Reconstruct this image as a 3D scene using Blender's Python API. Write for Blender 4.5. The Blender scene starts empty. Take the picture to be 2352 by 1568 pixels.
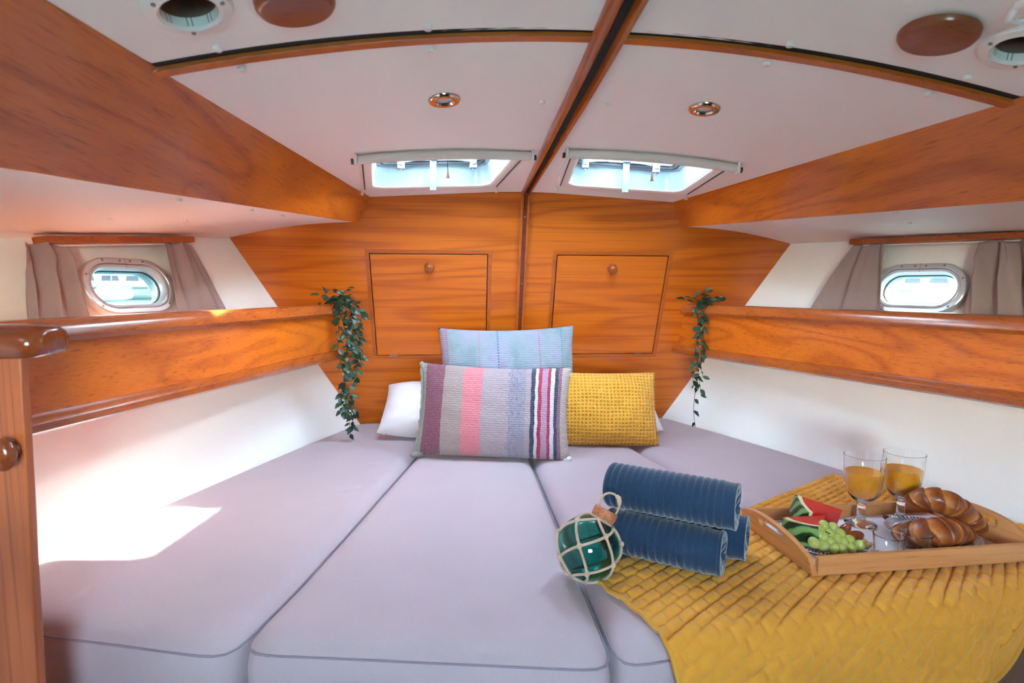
import bpy, bmesh, math, random
from mathutils import Vector, Matrix
from mathutils.geometry import delaunay_2d_cdt
from math import sin, cos, pi, radians as rad

S = bpy.context.scene
COL = S.collection
random.seed(7)

# ------------------------------------------------------------------ camera
CAMZ = 1.123
cam_d = bpy.data.cameras.new('camera')
cam = bpy.data.objects.new('camera', cam_d); COL.objects.link(cam)
cam_d.sensor_width = 36.0; cam_d.lens = 1306.026 / 2352 * 36.0
cam_d.clip_start = 0.02; cam_d.clip_end = 2000
_y, _p, _r = 0.0956, -0.09915, 0.0034
_f = Vector((sin(_y)*cos(_p), cos(_y)*cos(_p), sin(_p)))
_rt = Vector((cos(_y), -sin(_y), 0)); _up = _rt.cross(_f)
_rt2 = cos(_r)*_rt + sin(_r)*_up; _up2 = -sin(_r)*_rt + cos(_r)*_up
M = Matrix((_rt2, _up2, -_f)).transposed().to_4x4()
M.translation = Vector((-0.2236, 0.0, CAMZ))
cam.matrix_world = M
cam_d.dof.use_dof = True; cam_d.dof.focus_distance = 1.45; cam_d.dof.aperture_fstop = 5.6
S.camera = cam

# ------------------------------------------------------------------ world, sun, exposure
SUN_TO = Vector((1.34, 0.37, 1.0)).normalized()
w = bpy.data.worlds.new('sky'); S.world = w; w.use_nodes = True
nt = w.node_tree; nt.nodes.clear()
sky = nt.nodes.new('ShaderNodeTexSky'); sky.sky_type = 'NISHITA'; sky.sun_disc = False
sky.sun_elevation = math.asin(SUN_TO.z); sky.sun_rotation = math.atan2(SUN_TO.x, SUN_TO.y)
sky.dust_density = 0.4; sky.ozone_density = 1.0; sky.air_density = 1.0
hs = nt.nodes.new('ShaderNodeHueSaturation'); hs.inputs['Saturation'].default_value = 0.8
bg = nt.nodes.new('ShaderNodeBackground'); bg.inputs['Strength'].default_value = 1.2
out = nt.nodes.new('ShaderNodeOutputWorld')
nt.links.new(sky.outputs[0], hs.inputs['Color']); tint = nt.nodes.new('ShaderNodeMix'); tint.data_type = 'RGBA'; tint.blend_type = 'MULTIPLY'; tint.inputs[0].default_value = 1.0; tint.inputs[7].default_value = (0.97, 1.0, 0.88, 1)   # camera white balance
nt.links.new(hs.outputs[0], tint.inputs[6]); nt.links.new(tint.outputs[2], bg.inputs['Color'])
nt.links.new(bg.outputs[0], out.inputs['Surface'])
sun_d = bpy.data.lights.new('sun', 'SUN'); sun_d.energy = 7.0; sun_d.angle = rad(1.2); sun_d.color = (0.95, 1.0, 0.93)
sun = bpy.data.objects.new('sun', sun_d); COL.objects.link(sun)
sun.rotation_euler = SUN_TO.to_track_quat('Z', 'Y').to_euler()
vs = S.view_settings
vs.view_transform = 'Standard'; vs.look = 'None'; vs.gamma = 1.0; vs.use_curve_mapping = False
vs.exposure = 3.9
try:
    S.cycles.max_bounces = 14; S.cycles.diffuse_bounces = 8; S.cycles.transparent_max_bounces = 24
    S.cycles.sample_clamp_indirect = 8.0
    S.cycles.use_denoising = True
except Exception: pass

# ------------------------------------------------------------------ materials
def lin(r, g, b):
    f = lambda c: (c/255/12.92 if c/255 <= .04045 else ((c/255+.055)/1.055)**2.4)
    return (f(r), f(g), f(b), 1.0)
class NT:
    def __init__(s, name):
        s.m = bpy.data.materials.new(name); s.m.use_nodes = True; s.t = s.m.node_tree
        s.b = s.t.nodes['Principled BSDF']; s.out = s.t.nodes['Material Output']
    def n(s, typ, **kw):
        nd = s.t.nodes.new(typ)
        for k, v in kw.items():
            if hasattr(nd, k) and k not in nd.inputs: setattr(nd, k, v)
            else: nd.inputs[k].default_value = v
        return nd
    def l(s, a, b): s.t.links.new(a, b)
    def coord(s, kind='Object', scale=(1, 1, 1), loc=(0, 0, 0), rot=(0, 0, 0)):
        tc = s.n('ShaderNodeTexCoord'); mp = s.n('ShaderNodeMapping')
        mp.inputs['Scale'].default_value = scale; mp.inputs['Location'].default_value = loc; mp.inputs['Rotation'].default_value = rot
        s.l(tc.outputs[kind], mp.inputs[0]); return mp.outputs[0]
    def noise(s, vec, scale, detail=2.0, rough=.5, dist=0.0):
        nd = s.n('ShaderNodeTexNoise'); nd.inputs['Scale'].default_value = scale; nd.inputs['Detail'].default_value = detail
        nd.inputs['Roughness'].default_value = rough; nd.inputs['Distortion'].default_value = dist
        s.l(vec, nd.inputs['Vector']); return nd.outputs['Fac']
    def math(s, op, a, b=None, c=None):
        nd = s.n('ShaderNodeMath', operation=op)
        for i, v in enumerate((a, b, c)):
            if v is None: continue
            if isinstance(v, (int, float)): nd.inputs[i].default_value = v
            else: s.l(v, nd.inputs[i])
        return nd.outputs[0]
    def ramp(s, fac, stops, interp='LINEAR'):
        nd = s.n('ShaderNodeValToRGB'); r = nd.color_ramp; r.interpolation = interp
        while len(r.elements) < len(stops): r.elements.new(0.5)
        for e, (p, c) in zip(r.elements, stops):
            e.position = p; e.color = c
        s.l(fac, nd.inputs[0]); return nd.outputs[0]
    def mix(s, fac, a, b, mode='MIX'):
        nd = s.n('ShaderNodeMix', data_type='RGBA', blend_type=mode)
        for i, v in ((0, fac), (6, a), (7, b)):
            if isinstance(v, (int, float)): nd.inputs[i].default_value = v
            elif isinstance(v, tuple): nd.inputs[i].default_value = v
            else: s.l(v, nd.inputs[i])
        return nd.outputs[2]
    def bump(s, h, strength=.3, dist=.002):
        nd = s.n('ShaderNodeBump'); nd.inputs['Strength'].default_value = strength; nd.inputs['Distance'].default_value = dist
        s.l(h, nd.inputs['Height']); s.l(nd.outputs[0], s.b.inputs['Normal'])
    def col(s, v):
        if isinstance(v, tuple): s.b.inputs['Base Color'].default_value = v
        else: s.l(v, s.b.inputs['Base Color'])
    def set(s, **kw):
        for k, v in kw.items(): s.b.inputs[k.replace('_', ' ')].default_value = v
        return s

def plain(name, c, rough=.5, metal=0., coat=0., **kw):
    t = NT(name); t.col(c); t.set(Roughness=rough, Metallic=metal)
    t.b.inputs['Coat Weight'].default_value = coat
    for k, v in kw.items(): t.b.inputs[k.replace('_', ' ')].default_value = v
    return t.m

def wood(name, grain='x', dark=(150, 70, 24), light=(212, 124, 50), fig=1.0, off=0.0, rough=.32, coat=.35, freq=11.0, along=.55, across=6.5):
    t = NT(name)
    sc = {'x': (along, across, across), 'y': (across, along, across), 'z': (across, across, along)}[grain]
    v = t.coord('Object', sc, (off, off*1.7, off*.6))
    n1 = t.noise(v, 1.0, 1.5, .45, .25)
    s1 = t.math('SINE', t.math('MULTIPLY', n1, freq*6.28))
    s1 = t.math('MULTIPLY_ADD', s1, .5, .5)
    fs = {'x': (2.2, 240, 240), 'y': (240, 2.2, 240), 'z': (240, 240, 2.2)}[grain]
    v2 = t.coord('Object', fs)
    n2 = t.noise(v2, 1.0, 3.0, .6)
    v3 = t.coord('Object', tuple(k*.7 for k in sc), (off+3, off, 2))
    n3 = t.noise(v3, 1.0, 2.0)
    s1 = t.math('SUBTRACT', 1.0, t.math('POWER', s1, 3.0))
    a = t.math('ADD', t.math('MULTIPLY', s1, .30*fig), t.math('MULTIPLY', n3, .46))
    a = t.math('ADD', a, t.math('MULTIPLY', n2, .50))
    c = t.ramp(a, [(.12, lin(*dark)), (.5, lin(*[(d*.45+l*.55) for d, l in zip(dark, light)])), (.9, lin(*light))])
    pores = t.ramp(n2, [(.30, (.35, .3, .28, 1)), (.42, (1, 1, 1, 1))])
    c = t.mix(.42, c, pores, 'MULTIPLY')
    t.col(c); t.set(Roughness=rough); t.b.inputs['Coat Weight'].default_value = coat; t.b.inputs['Coat Roughness'].default_value = .18
    t.b.inputs['Specular IOR Level'].default_value = .35
    t.bump(n2, .08, .0006)
    return t.m

TD, TL = (154, 62, 14), (216, 112, 30)
W_X = wood('teak_veneer_across', 'x', TD, TL, off=1.3)
W_XB = wood('teak_veneer_across_second', 'x', TD, TL, off=7.9)
W_Y = wood('teak_veneer_lengthwise', 'y', TD, TL, off=4.2)
W_YR = wood('teak_veneer_lengthwise_figured', 'y', TD, TL, off=9.6, freq=12)
W_Z = wood('teak_veneer_upright', 'z', (118, 52, 26), (170, 88, 48), off=2.2)
W_TRIM = wood('teak_solid_trim', 'y', (132, 58, 22), (190, 100, 42), fig=.5, off=5.5, rough=.25, coat=.5)
W_TRIMX = wood('teak_solid_trim_across', 'x', (146, 62, 20), (202, 106, 38), fig=.5, off=6.5, rough=.25, coat=.5)
W_TRIMZ = wood('teak_solid_trim_upright', 'z', (142, 60, 20), (200, 104, 38), fig=.5, off=8.5, rough=.25, coat=.5)
W_CAP = wood('varnished_mahogany', 'x', (84, 34, 16), (140, 66, 34), fig=.5, off=3.5, rough=.2, coat=.8)
W_TRAY = wood('light_beech', 'x', (176, 108, 58), (224, 160, 104), fig=.35, off=1.1, rough=.42, coat=.05)
W_TRAYY = wood('light_beech_end', 'y', (176, 108, 58), (224, 160, 104), fig=.35, off=2.1, rough=.42, coat=.05)

def vinyl(name, c, bumps=.25, rough=.5):
    t = NT(name); v = t.coord('Object')
    n = t.noise(v, 420, 3, .6); n2 = t.noise(v, 5, 2)
    t.col(t.mix(t.math('MULTIPLY', n2, .25), c, tuple(list(x*.9 for x in c[:3])+[1])))
    t.set(Roughness=rough); t.bump(n, bumps, .0008); return t.m
M_HULL = vinyl('cream_wall_vinyl', lin(248, 245, 242))
M_CEIL = vinyl('off_white_headliner', lin(246, 234, 228), .18, .6)
M_WHITE = plain('white_plastic', lin(236, 226, 220), .4)
M_PAD = plain('berth_board_paint', lin(110, 70, 45), .7)
M_GEL = plain('darkened_gelcoat', lin(140, 153, 160), .25, coat=.3)  # white lining greyed in colour so daylight in the wells does not burn out
M_DECK = plain('deck_gelcoat', lin(225, 222, 215), .6)
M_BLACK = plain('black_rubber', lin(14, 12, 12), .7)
M_DARKGREY = plain('dark_grey_gasket', lin(60, 62, 68), .6)
M_ALU = plain('satin_aluminium', lin(206, 205, 212), .38, .55)
M_CHROME = plain('polished_chrome', lin(215, 210, 205), .12, 1.0)
M_STEEL = plain('screw_steel', lin(150, 146, 142), .3, 1.0)
M_LENS = plain('frosted_lamp_lens', lin(200, 188, 180), .35)
M_BLIND = plain('beige_blind_fabric', lin(226, 210, 200), .55)
M_LEVER = plain('darkened_grey_plastic', lin(124, 134, 144), .35)  # hatch fittings darkened in colour to offset the strong daylight on them
M_KNOB = wood('turned_teak_knob', 'z', (120, 50, 18), (176, 88, 34), fig=.5, off=.4, rough=.18, coat=.8)
M_DISC = wood('red_brown_teak_disc', 'x', (108, 46, 26), (156, 80, 46), fig=.4, off=.9, rough=.35, coat=.3)
M_HINGE = plain('brushed_hinge_steel', lin(165, 160, 158), .35, .9)

def pane(name, tint=(1, 1, 1, 1), haze=0.0, gloss=.06, speck=False):
    t = NT(name); t.t.nodes.remove(t.b)
    tr = t.n('ShaderNodeBsdfTransparent'); tr.inputs[0].default_value = tint
    gl = t.n('ShaderNodeBsdfGlossy'); gl.inputs['Roughness'].default_value = .03
    mx = t.n('ShaderNodeMixShader'); lw = t.n('ShaderNodeLayerWeight'); lw.inputs[0].default_value = .5
    t.l(t.math('MULTIPLY_ADD', t.math('POWER', lw.outputs['Facing'], 4.0), .5, .04), mx.inputs[0]); t.l(tr.outputs[0], mx.inputs[1]); t.l(gl.outputs[0], mx.inputs[2])
    df = t.n('ShaderNodeBsdfTranslucent'); df.inputs[0].default_value = (.95, .97, 1, 1)
    mx2 = t.n('ShaderNodeMixShader')
    if speck:
        v = t.coord('Object'); vo = t.n('ShaderNodeTexVoronoi'); vo.inputs['Scale'].default_value = 150; t.l(v, vo.inputs['Vector'])
        big = t.noise(v, 14, 3)
        sp = t.math('LESS_THAN', vo.outputs['Distance'], t.math('MULTIPLY', t.math('SUBTRACT', big, .38), 1.1))
        f = t.math('MULTIPLY_ADD', sp, .05, haze); t.l(f, mx2.inputs[0])
    else: mx2.inputs[0].default_value = haze
    t.l(mx.outputs[0], mx2.inputs[1]); t.l(df.outputs[0], mx2.inputs[2]); t.l(mx2.outputs[0], t.out.inputs['Surface'])
    return t.m
M_PANE = pane('porthole_glass', (.062, .066, .064, 1), .004)
M_PANE_DIRTY = pane('salt_spotted_glass', (.09, .098, .098, 1), .010, speck=True)
M_HATCH = pane('hatch_acrylic', (.88, .90, .90, 1), .06)

def fabric(name, c, var=.10, scale=700, bump=.35, sheen=.25, wr=0.0):
    t = NT(name); v = t.coord('Object')
    n = t.noise(v, scale, 2, .6); n2 = t.noise(v, 9, 3); n3 = t.noise(t.coord('Object', (scale*1.2, scale*.5, scale)), 1.0, 2)
    k = tuple(list(x*(1-var*2.2) for x in c[:3])+[1]); k2 = tuple(list(min(1, x*(1+var)) for x in c[:3])+[1])
    c1 = t.mix(t.math('MULTIPLY_ADD', n, .6, t.math('MULTIPLY', n2, .4)), k, k2)
    t.col(c1); t.set(Roughness=.92); t.b.inputs['Sheen Weight'].default_value = sheen; t.b.inputs['Sheen Roughness'].default_value = .4
    t.b.inputs['Specular IOR Level'].default_value = .15
    h = t.math('ADD', t.math('MULTIPLY', n, .4), t.math('MULTIPLY', n3, .6))
    if wr: h = t.math('ADD', h, t.math('MULTIPLY', t.noise(v, 14, 2), wr))
    t.bump(h, bump, .0012); return t.m
M_MATT = fabric('lavender_grey_upholstery', lin(190, 173, 180), .08, 520)
M_SEAM = fabric('lavender_grey_piping', lin(150, 138, 152), .08, 520)
M_CURT = fabric('mauve_grey_curtain_cloth', lin(166, 142, 140), .12, 650, .5)
M_TOWEL = fabric('navy_terry_towelling', lin(44, 66, 96), .28, 420, 1.0, .5)
M_QUILT = fabric('mustard_quilted_cotton', lin(228, 160, 60), .10, 420, .4, .3)
M_QEDGE = fabric('mustard_quilt_binding', lin(214, 156, 62), .08, 420, .4, .3)
M_WPIL = fabric('white_cotton', lin(232, 224, 228), .03, 600, .2, .2)
M_ROPE = fabric('natural_jute_rope', lin(212, 184, 160), .2, 900, .9, .2)
M_FLOOR = wood('cabin_sole_teak', 'y', (52, 26, 14), (88, 48, 26), fig=.5, off=2.9)

# ------------------------------------------------------------------ mesh helpers
def wloc(o):
    v = Vector((0, 0, 0))
    while o is not None: v += o.location; o = o.parent
    return v
def props(o, label=None, cat=None, group=None, kind=None):
    if label: o['label'] = label
    if cat: o['category'] = cat
    if group: o['group'] = group
    if kind: o['kind'] = kind
    return o
def thing(name, label, cat, loc, group=None, kind=None):
    o = bpy.data.objects.new(name, None); COL.objects.link(o); o.location = loc; o.empty_display_size = .05
    return props(o, label, cat, group, kind)
class B:
    def __init__(s): s.v = []; s.f = []; s.uv = None
    def add(s, vs, fs):
        k = len(s.v); s.v += [Vector(p) for p in vs]; s.f += [tuple(i+k for i in f) for f in fs]; return s
    def box(s, c, size, R=None):
        c = Vector(c); h = [x/2 for x in size]; R = R or Matrix.Identity(3)
        vs = [c + R @ Vector((i*h[0], j*h[1], k*h[2])) for i in (-1, 1) for j in (-1, 1) for k in (-1, 1)]
        return s.add(vs, [(0, 1, 3, 2), (4, 6, 7, 5), (0, 4, 5, 1), (2, 3, 7, 6), (0, 2, 6, 4), (1, 5, 7, 3)])
    def loft(s, secs, closed=True, caps=True, loop=False):
        n = len(secs[0]); k = len(s.v)
        for q in secs: s.v += [Vector(p) for p in q]
        m = len(secs)
        for i in range(m if loop else m-1):
            a = k+i*n; b = k+((i+1) % m)*n
            for j in range(n if closed else n-1):
                s.f.append((a+j, a+(j+1) % n, b+(j+1) % n, b+j))
        if caps and not loop:
            s.f.append(tuple(k+j for j in reversed(range(n)))); s.f.append(tuple(k+(m-1)*n+j for j in range(n)))
        return s
    def tube(s, path, r, seg=8, loop=False, caps=True):
        P = [Vector(p) for p in path]; n = len(P); secs = []
        up = Vector((0.13, 0.21, 0.97)); prev = None
        for i in range(n):
            if loop: t = P[(i+1) % n]-P[i-1]
            else: t = P[min(i+1, n-1)]-P[max(i-1, 0)]
            if t.length < 1e-9: t = Vector((0, 0, 1))
            t.normalize()
            if prev is None: a = t.cross(up); a = a if a.length > .05 else t.cross(Vector((1, 0, 0)))
            else: a = prev - t*prev.dot(t)
            a.normalize(); prev = a; b = t.cross(a)
            rr = r[i] if isinstance(r, (list, tuple)) else r
            secs.append([P[i]+(a*cos(2*pi*j/seg)+b*sin(2*pi*j/seg))*rr for j in range(seg)])
        return s.loft(secs, True, caps, loop)
    def lathe(s, prof, c=(0, 0, 0), R=None, seg=32, caps=True):
        c = Vector(c); R = R or Matrix.Identity(3)
        secs = [[c + R @ Vector((max(r, 1e-5)*cos(2*pi*j/seg), max(r, 1e-5)*sin(2*pi*j/seg), z)) for j in range(seg)] for r, z in prof]
        return s.loft(secs, True, caps)
    def grid(s, fn, nu, nv, uloop=False):
        k = len(s.v); w_ = nu if uloop else nu+1
        for j in range(nv+1):
            for i in range(w_): s.v.append(Vector(fn(i/nu, j/nv)))
        for j in range(nv):
            for i in range(nu):
                i2 = (i+1) % w_
                s.f.append((k+j*w_+i, k+j*w_+i2, k+(j+1)*w_+i2, k+(j+1)*w_+i))
        return s
    def sphere(s, c, r, seg=16, rings=10, R=None):
        c = Vector(c); R = R or Matrix.Identity(3); r = r if isinstance(r, (tuple, list)) else (r, r, r)
        prof = [[c + R @ Vector((r[0]*sin(pi*(i+.001)/rings*.9994)*cos(2*pi*j/seg), r[1]*sin(pi*(i+.001)/rings*.9994)*sin(2*pi*j/seg), r[2]*cos(pi*i/rings))) for j in range(seg)] for i in range(rings+1)]
        return s.loft(prof, True, True)
    def obj(s, name, mat, parent=None, smooth=False, bevel=0, bseg=2, origin=None, label=None, cat=None, group=None, kind=None, angle=None):
        me = bpy.data.meshes.new(name)
        if parent is not None: o0 = wloc(parent)
        elif origin is not None: o0 = Vector(origin)
        else:
            mn = [min(p[i] for p in s.v) for i in range(3)]; mx = [max(p[i] for p in s.v) for i in range(3)]
            o0 = Vector(((mn[0]+mx[0])/2, (mn[1]+mx[1])/2, mn[2]))
        me.from_pydata([p-o0 for p in s.v], [], s.f)
        if s.uv:
            ul = me.uv_layers.new(name='uv')
            for lp in me.loops: ul.data[lp.index].uv = s.uv[lp.vertex_index]
        bm = bmesh.new(); bm.from_mesh(me); bmesh.ops.recalc_face_normals(bm, faces=bm.faces[:]); bm.to_mesh(me); bm.free()
        if mat is not None: me.materials.append(mat)
        if smooth:
            me.polygons.foreach_set('use_smooth', [True]*len(me.polygons))
            if angle: me.set_sharp_from_angle(angle=rad(angle))
        o = bpy.data.objects.new(name, me); COL.objects.link(o)
        if parent is not None: o.parent = parent
        else: o.location = o0
        if bevel:
            md = o.modifiers.new('bevel', 'BEVEL'); md.width = bevel; md.segments = bseg; md.limit_method = 'ANGLE'; md.angle_limit = rad(40)
        return props(o, label, cat, group, kind)

def pip(p, poly):
    x, y = p; c = False; n = len(poly)
    for i in range(n):
        x1, y1 = poly[i]; x2, y2 = poly[i-1]
        if (y1 > y) != (y2 > y) and x < (x2-x1)*(y-y1)/(y2-y1)+x1: c = not c
    return c
def sheet(outline, holes, mapf, t, step=None, both=True):
    """flat outline with holes -> triangles on a mapped surface, with thickness t (mapf(u,v,off))"""
    pts = []; edges = []
    for lp in [outline]+holes:
        k = len(pts); pts += [Vector((a, b)) for a, b in lp]; n = len(lp); edges += [(k+i, k+(i+1) % n) for i in range(n)]
    if step:
        us = [p[0] for p in outline]; vs_ = [p[1] for p in outline]
        u = min(us)+step*.5
        while u < max(us):
            v = min(vs_)+step*.5
            while v < max(vs_):
                if pip((u, v), outline) and not any(pip((u, v), h) for h in holes): pts.append(Vector((u+1e-4*sin(v*99), v)))
                v += step
            u += step
    vo, eo, fo = delaunay_2d_cdt(pts, edges, [], 0, 1e-6)[:3]
    fs = []
    for f in fo:
        c = sum((vo[i] for i in f), Vector((0, 0)))/len(f)
        if pip(c, outline) and not any(pip(c, h) for h in holes): fs.append(tuple(f))
    b = B(); n = len(vo)
    b.v = [Vector(mapf(p[0], p[1], 0)) for p in vo]; b.f = list(fs)
    if t:
        b.v += [Vector(mapf(p[0], p[1], t)) for p in vo]
        b.f += [tuple(i+n for i in reversed(f)) for f in fs]
        cnt = {}
        for f in fs:
            for i in range(len(f)):
                e = (f[i], f[(i+1) % len(f)]); kx = tuple(sorted(e)); cnt.setdefault(kx, []).append(e)
        for e in cnt.values():
            if len(e) == 1: a, c = e[0]; b.f.append((c, a, a+n, c+n))
    return b
def rrect(cx, cy, w_, h_, r, seg=6, ang=0.0):
    o = []
    for sx, sy, a0 in ((1, 1, 0), (-1, 1, 90), (-1, -1, 180), (1, -1, 270)):
        for i in range(seg+1):
            a = rad(a0+90*i/seg); x = sx*(w_/2-r)+r*cos(a); y = sy*(h_/2-r)+r*sin(a)
            o.append((cx+x*cos(ang)-y*sin(ang), cy+x*sin(ang)+y*cos(ang)))
    return o
def interp(x, xs, ys):
    if x <= xs[0]: return ys[0]+(x-xs[0])*(ys[1]-ys[0])/(xs[1]-xs[0])
    for i in range(len(xs)-1):
        if x <= xs[i+1]: return ys[i]+(x-xs[i])*(ys[i+1]-ys[i])/(xs[i+1]-xs[i])
    return ys[-1]
def smoothint(x, xs, ys, h=.10):
    return sum(interp(x+h*(i-2)/2, xs, ys) for i in range(5))/5

# ------------------------------------------------------------------ shape of the cabin
KB = 0.3826
SIDE = {-1: 'sun patch', 1: 'breakfast tray'}
def yb(z): return 2.0-KB*(z-CAMZ)                     # raked transom bulkhead
GY = [-1.2, -.6, .4, .8, 1.17, 1.35, 1.5, 1.7, 1.95, 2.2, 2.4]
GX = [1.30, 1.25, 1.19, 1.12, 1.02, .96, .90, .825, .72, .61, .52]
def gw(y): return smoothint(y, GY, GX)
def wallx(y, z): return gw(y)+.349*(z-.6)
def zc(y): return smoothint(y, [-1.2, .3, .6, .842, 1.026, 1.263, 1.851, 1.95], [1.56, 1.525, 1.513, 1.489, 1.473, 1.459, 1.427, 1.421], .06)
def xs_(y): return .503+(1.893-y)*.10
def cz(x, y): return zc(y)-(zc(y)-1.402)*min(1.5, (x/xs_(y))**2)
def beam_lo(y): return (.5454+.196*(1.924-y), 1.322-.0525*(1.924-y))
def walltop(y, s=-1): return 1.268-(.085 if s < 0 else .030)*(1.943-y)

BN = Vector((0, -1, -KB)).normalized()                # bulkhead normal, into the cabin
def bmap(x, z, off): return Vector((x, yb(z), z)) - BN*off

DOOR = (.122, .515, .867, 1.224)
# ------------------------------------------------------------------ floor and berth
b = B().box((0, .6, -.01), (2.9, 3.6, .02)); floor = b.obj('floor', M_FLOOR, label='dark brown cabin floor below the berth cushions', kind='structure')
def fmap(x, z, off): return Vector((x, -.85-off, z))
sheet([(-1.55, -.02), (1.55, -.02), (1.55, 1.62), (-1.55, 1.62)], [[(-.42, .94), (.02, .94), (.02, 1.30), (-.42, 1.30)]], fmap, .03).obj('wall_front', plain('brown_bulkhead_paint', lin(112, 78, 62), .6), None, label='brown entrance bulkhead with hatchway opening added for fill light, opposite the pillows', kind='structure')  # unseen bulkhead; its opening is added and sized to let in fill light
# ------------------------------------------------------------------ bulkhead (wall_back)
wall_back = thing('wall_back', 'raked orange teak veneer bulkhead behind the pillows', None, (0, yb(.45), .45), kind='structure')
for s, mat in ((-1, W_X), (1, W_XB)):
    ol = [(s*.0, -.01), (s*.42, -.01), (s*.99, 1.30), (s*.99, 1.52), (s*.0, 1.52)]
    x0, x1, z0, z1 = DOOR
    hole = [(s*(x0-.0035), z0-.0035), (s*(x1+.0035), z0-.0035), (s*(x1+.0035), z1+.0035), (s*(x0-.0035), z1+.0035)]
    sheet(ol, [hole], bmap, .018).obj('veneer_panel', mat, wall_back)
# hatch doors
for i, s in enumerate((-1, 1)):
    x0, x1, z0, z1 = DOOR
    lab = 'teak locker door with round knob, on the %s side of the centre post' % ('sun patch' if s < 0 else 'breakfast tray')
    d = thing('door_%d' % (i+1), lab, None, bmap(s*(x0+x1)/2, z0, 0), kind='structure')
    dp = sheet([(s*x0, z0), (s*x1, z0), (s*x1, z1), (s*x0, z1)], [], lambda u, v, o: bmap(u, v, o-.001), .014).obj('door_panel', W_XB if s < 0 else W_X, d, bevel=.001)
    # dark rebate behind the gap
    sheet([(s*(x0-.02), z0-.02), (s*(x1+.02), z0-.02), (s*(x1+.02), z1+.02), (s*(x0-.02), z1+.02)], [], lambda u, v, o: bmap(u, v, .0185+o), .004).obj('rebate', W_CAP, d)
    fw = .012
    for (a0, a1, c0, c1) in ((x0-.004-fw, x1+.004+fw, z1+.004, z1+.004+fw), (x0-.004-fw, x1+.004+fw, z0-.004-fw, z0-.004), (x0-.004-fw, x0-.004, z0-.004, z1+.004), (x1+.004, x1+.004+fw, z0-.004, z1+.004)):
        horiz = (a1-a0) > (c1-c0)
        sheet([(s*a0, c0), (s*a1, c0), (s*a1, c1), (s*a0, c1)], [], lambda u, v, o: bmap(u, v, o-.0014), .0014).obj('frame_strip', W_TRIMX if horiz else W_TRIMZ, d)
    Rm = Matrix((Vector((1, 0, 0)), Vector(BN).cross(Vector((1, 0, 0))), Vector(BN))).transposed()
    kc = bmap(s*.319, 1.184, -.001)
    k = B().lathe([(.0001, 0), (.0165, 0), (.0175, .002), (.0165, .006), (.0125, .010), (.0115, .014), (.0145, .018), (.0150, .022), (.0125, .0255), (.007, .027), (.0068, .0262), (.0001, .0262)], kc, Rm, 28).obj('knob', M_KNOB, dp, True, angle=50)
    hc = bmap(s*.457, z0-.002, -.0015)
    hb = B().box(hc, (.028, .004, .006), Rm)
    hb.tube([hc+Vector((-.014, 0, 0))+BN*.002, hc+Vector((.014, 0, 0))+BN*.002], .0022, 8)
    hb.obj('hinge', M_HINGE, dp)
# central post on the bulkhead
tp = thing('trim_1', 'upright teak cover strip between the two locker doors', None, bmap(0, .62, 0), kind='structure')
def strip(x0, x1, z0, z1, d0): return sheet([(x0, z0), (x1, z0), (x1, z1), (x0, z1)], [], lambda u, v, o: bmap(u, v, o-d0), d0)
strip(-.015, -.005, .62, 1.42, .011).obj('post_rail', W_TRIMZ, tp, bevel=.003)
strip(.007, .015, .62, 1.42, .011).obj('post_rail', W_TRIMZ, tp, bevel=.003)
strip(-.006, .008, .62, 1.42, .006).obj('post_core', W_CAP, tp)
for z in (.90, 1.13, 1.35):
    B().lathe([(.0001, .0062), (.0022, .0062), (.0024, .0068), (.0001, .0075)], bmap(.001, z, 0), Rm, 12).obj('screw', M_STEEL, tp)

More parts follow.
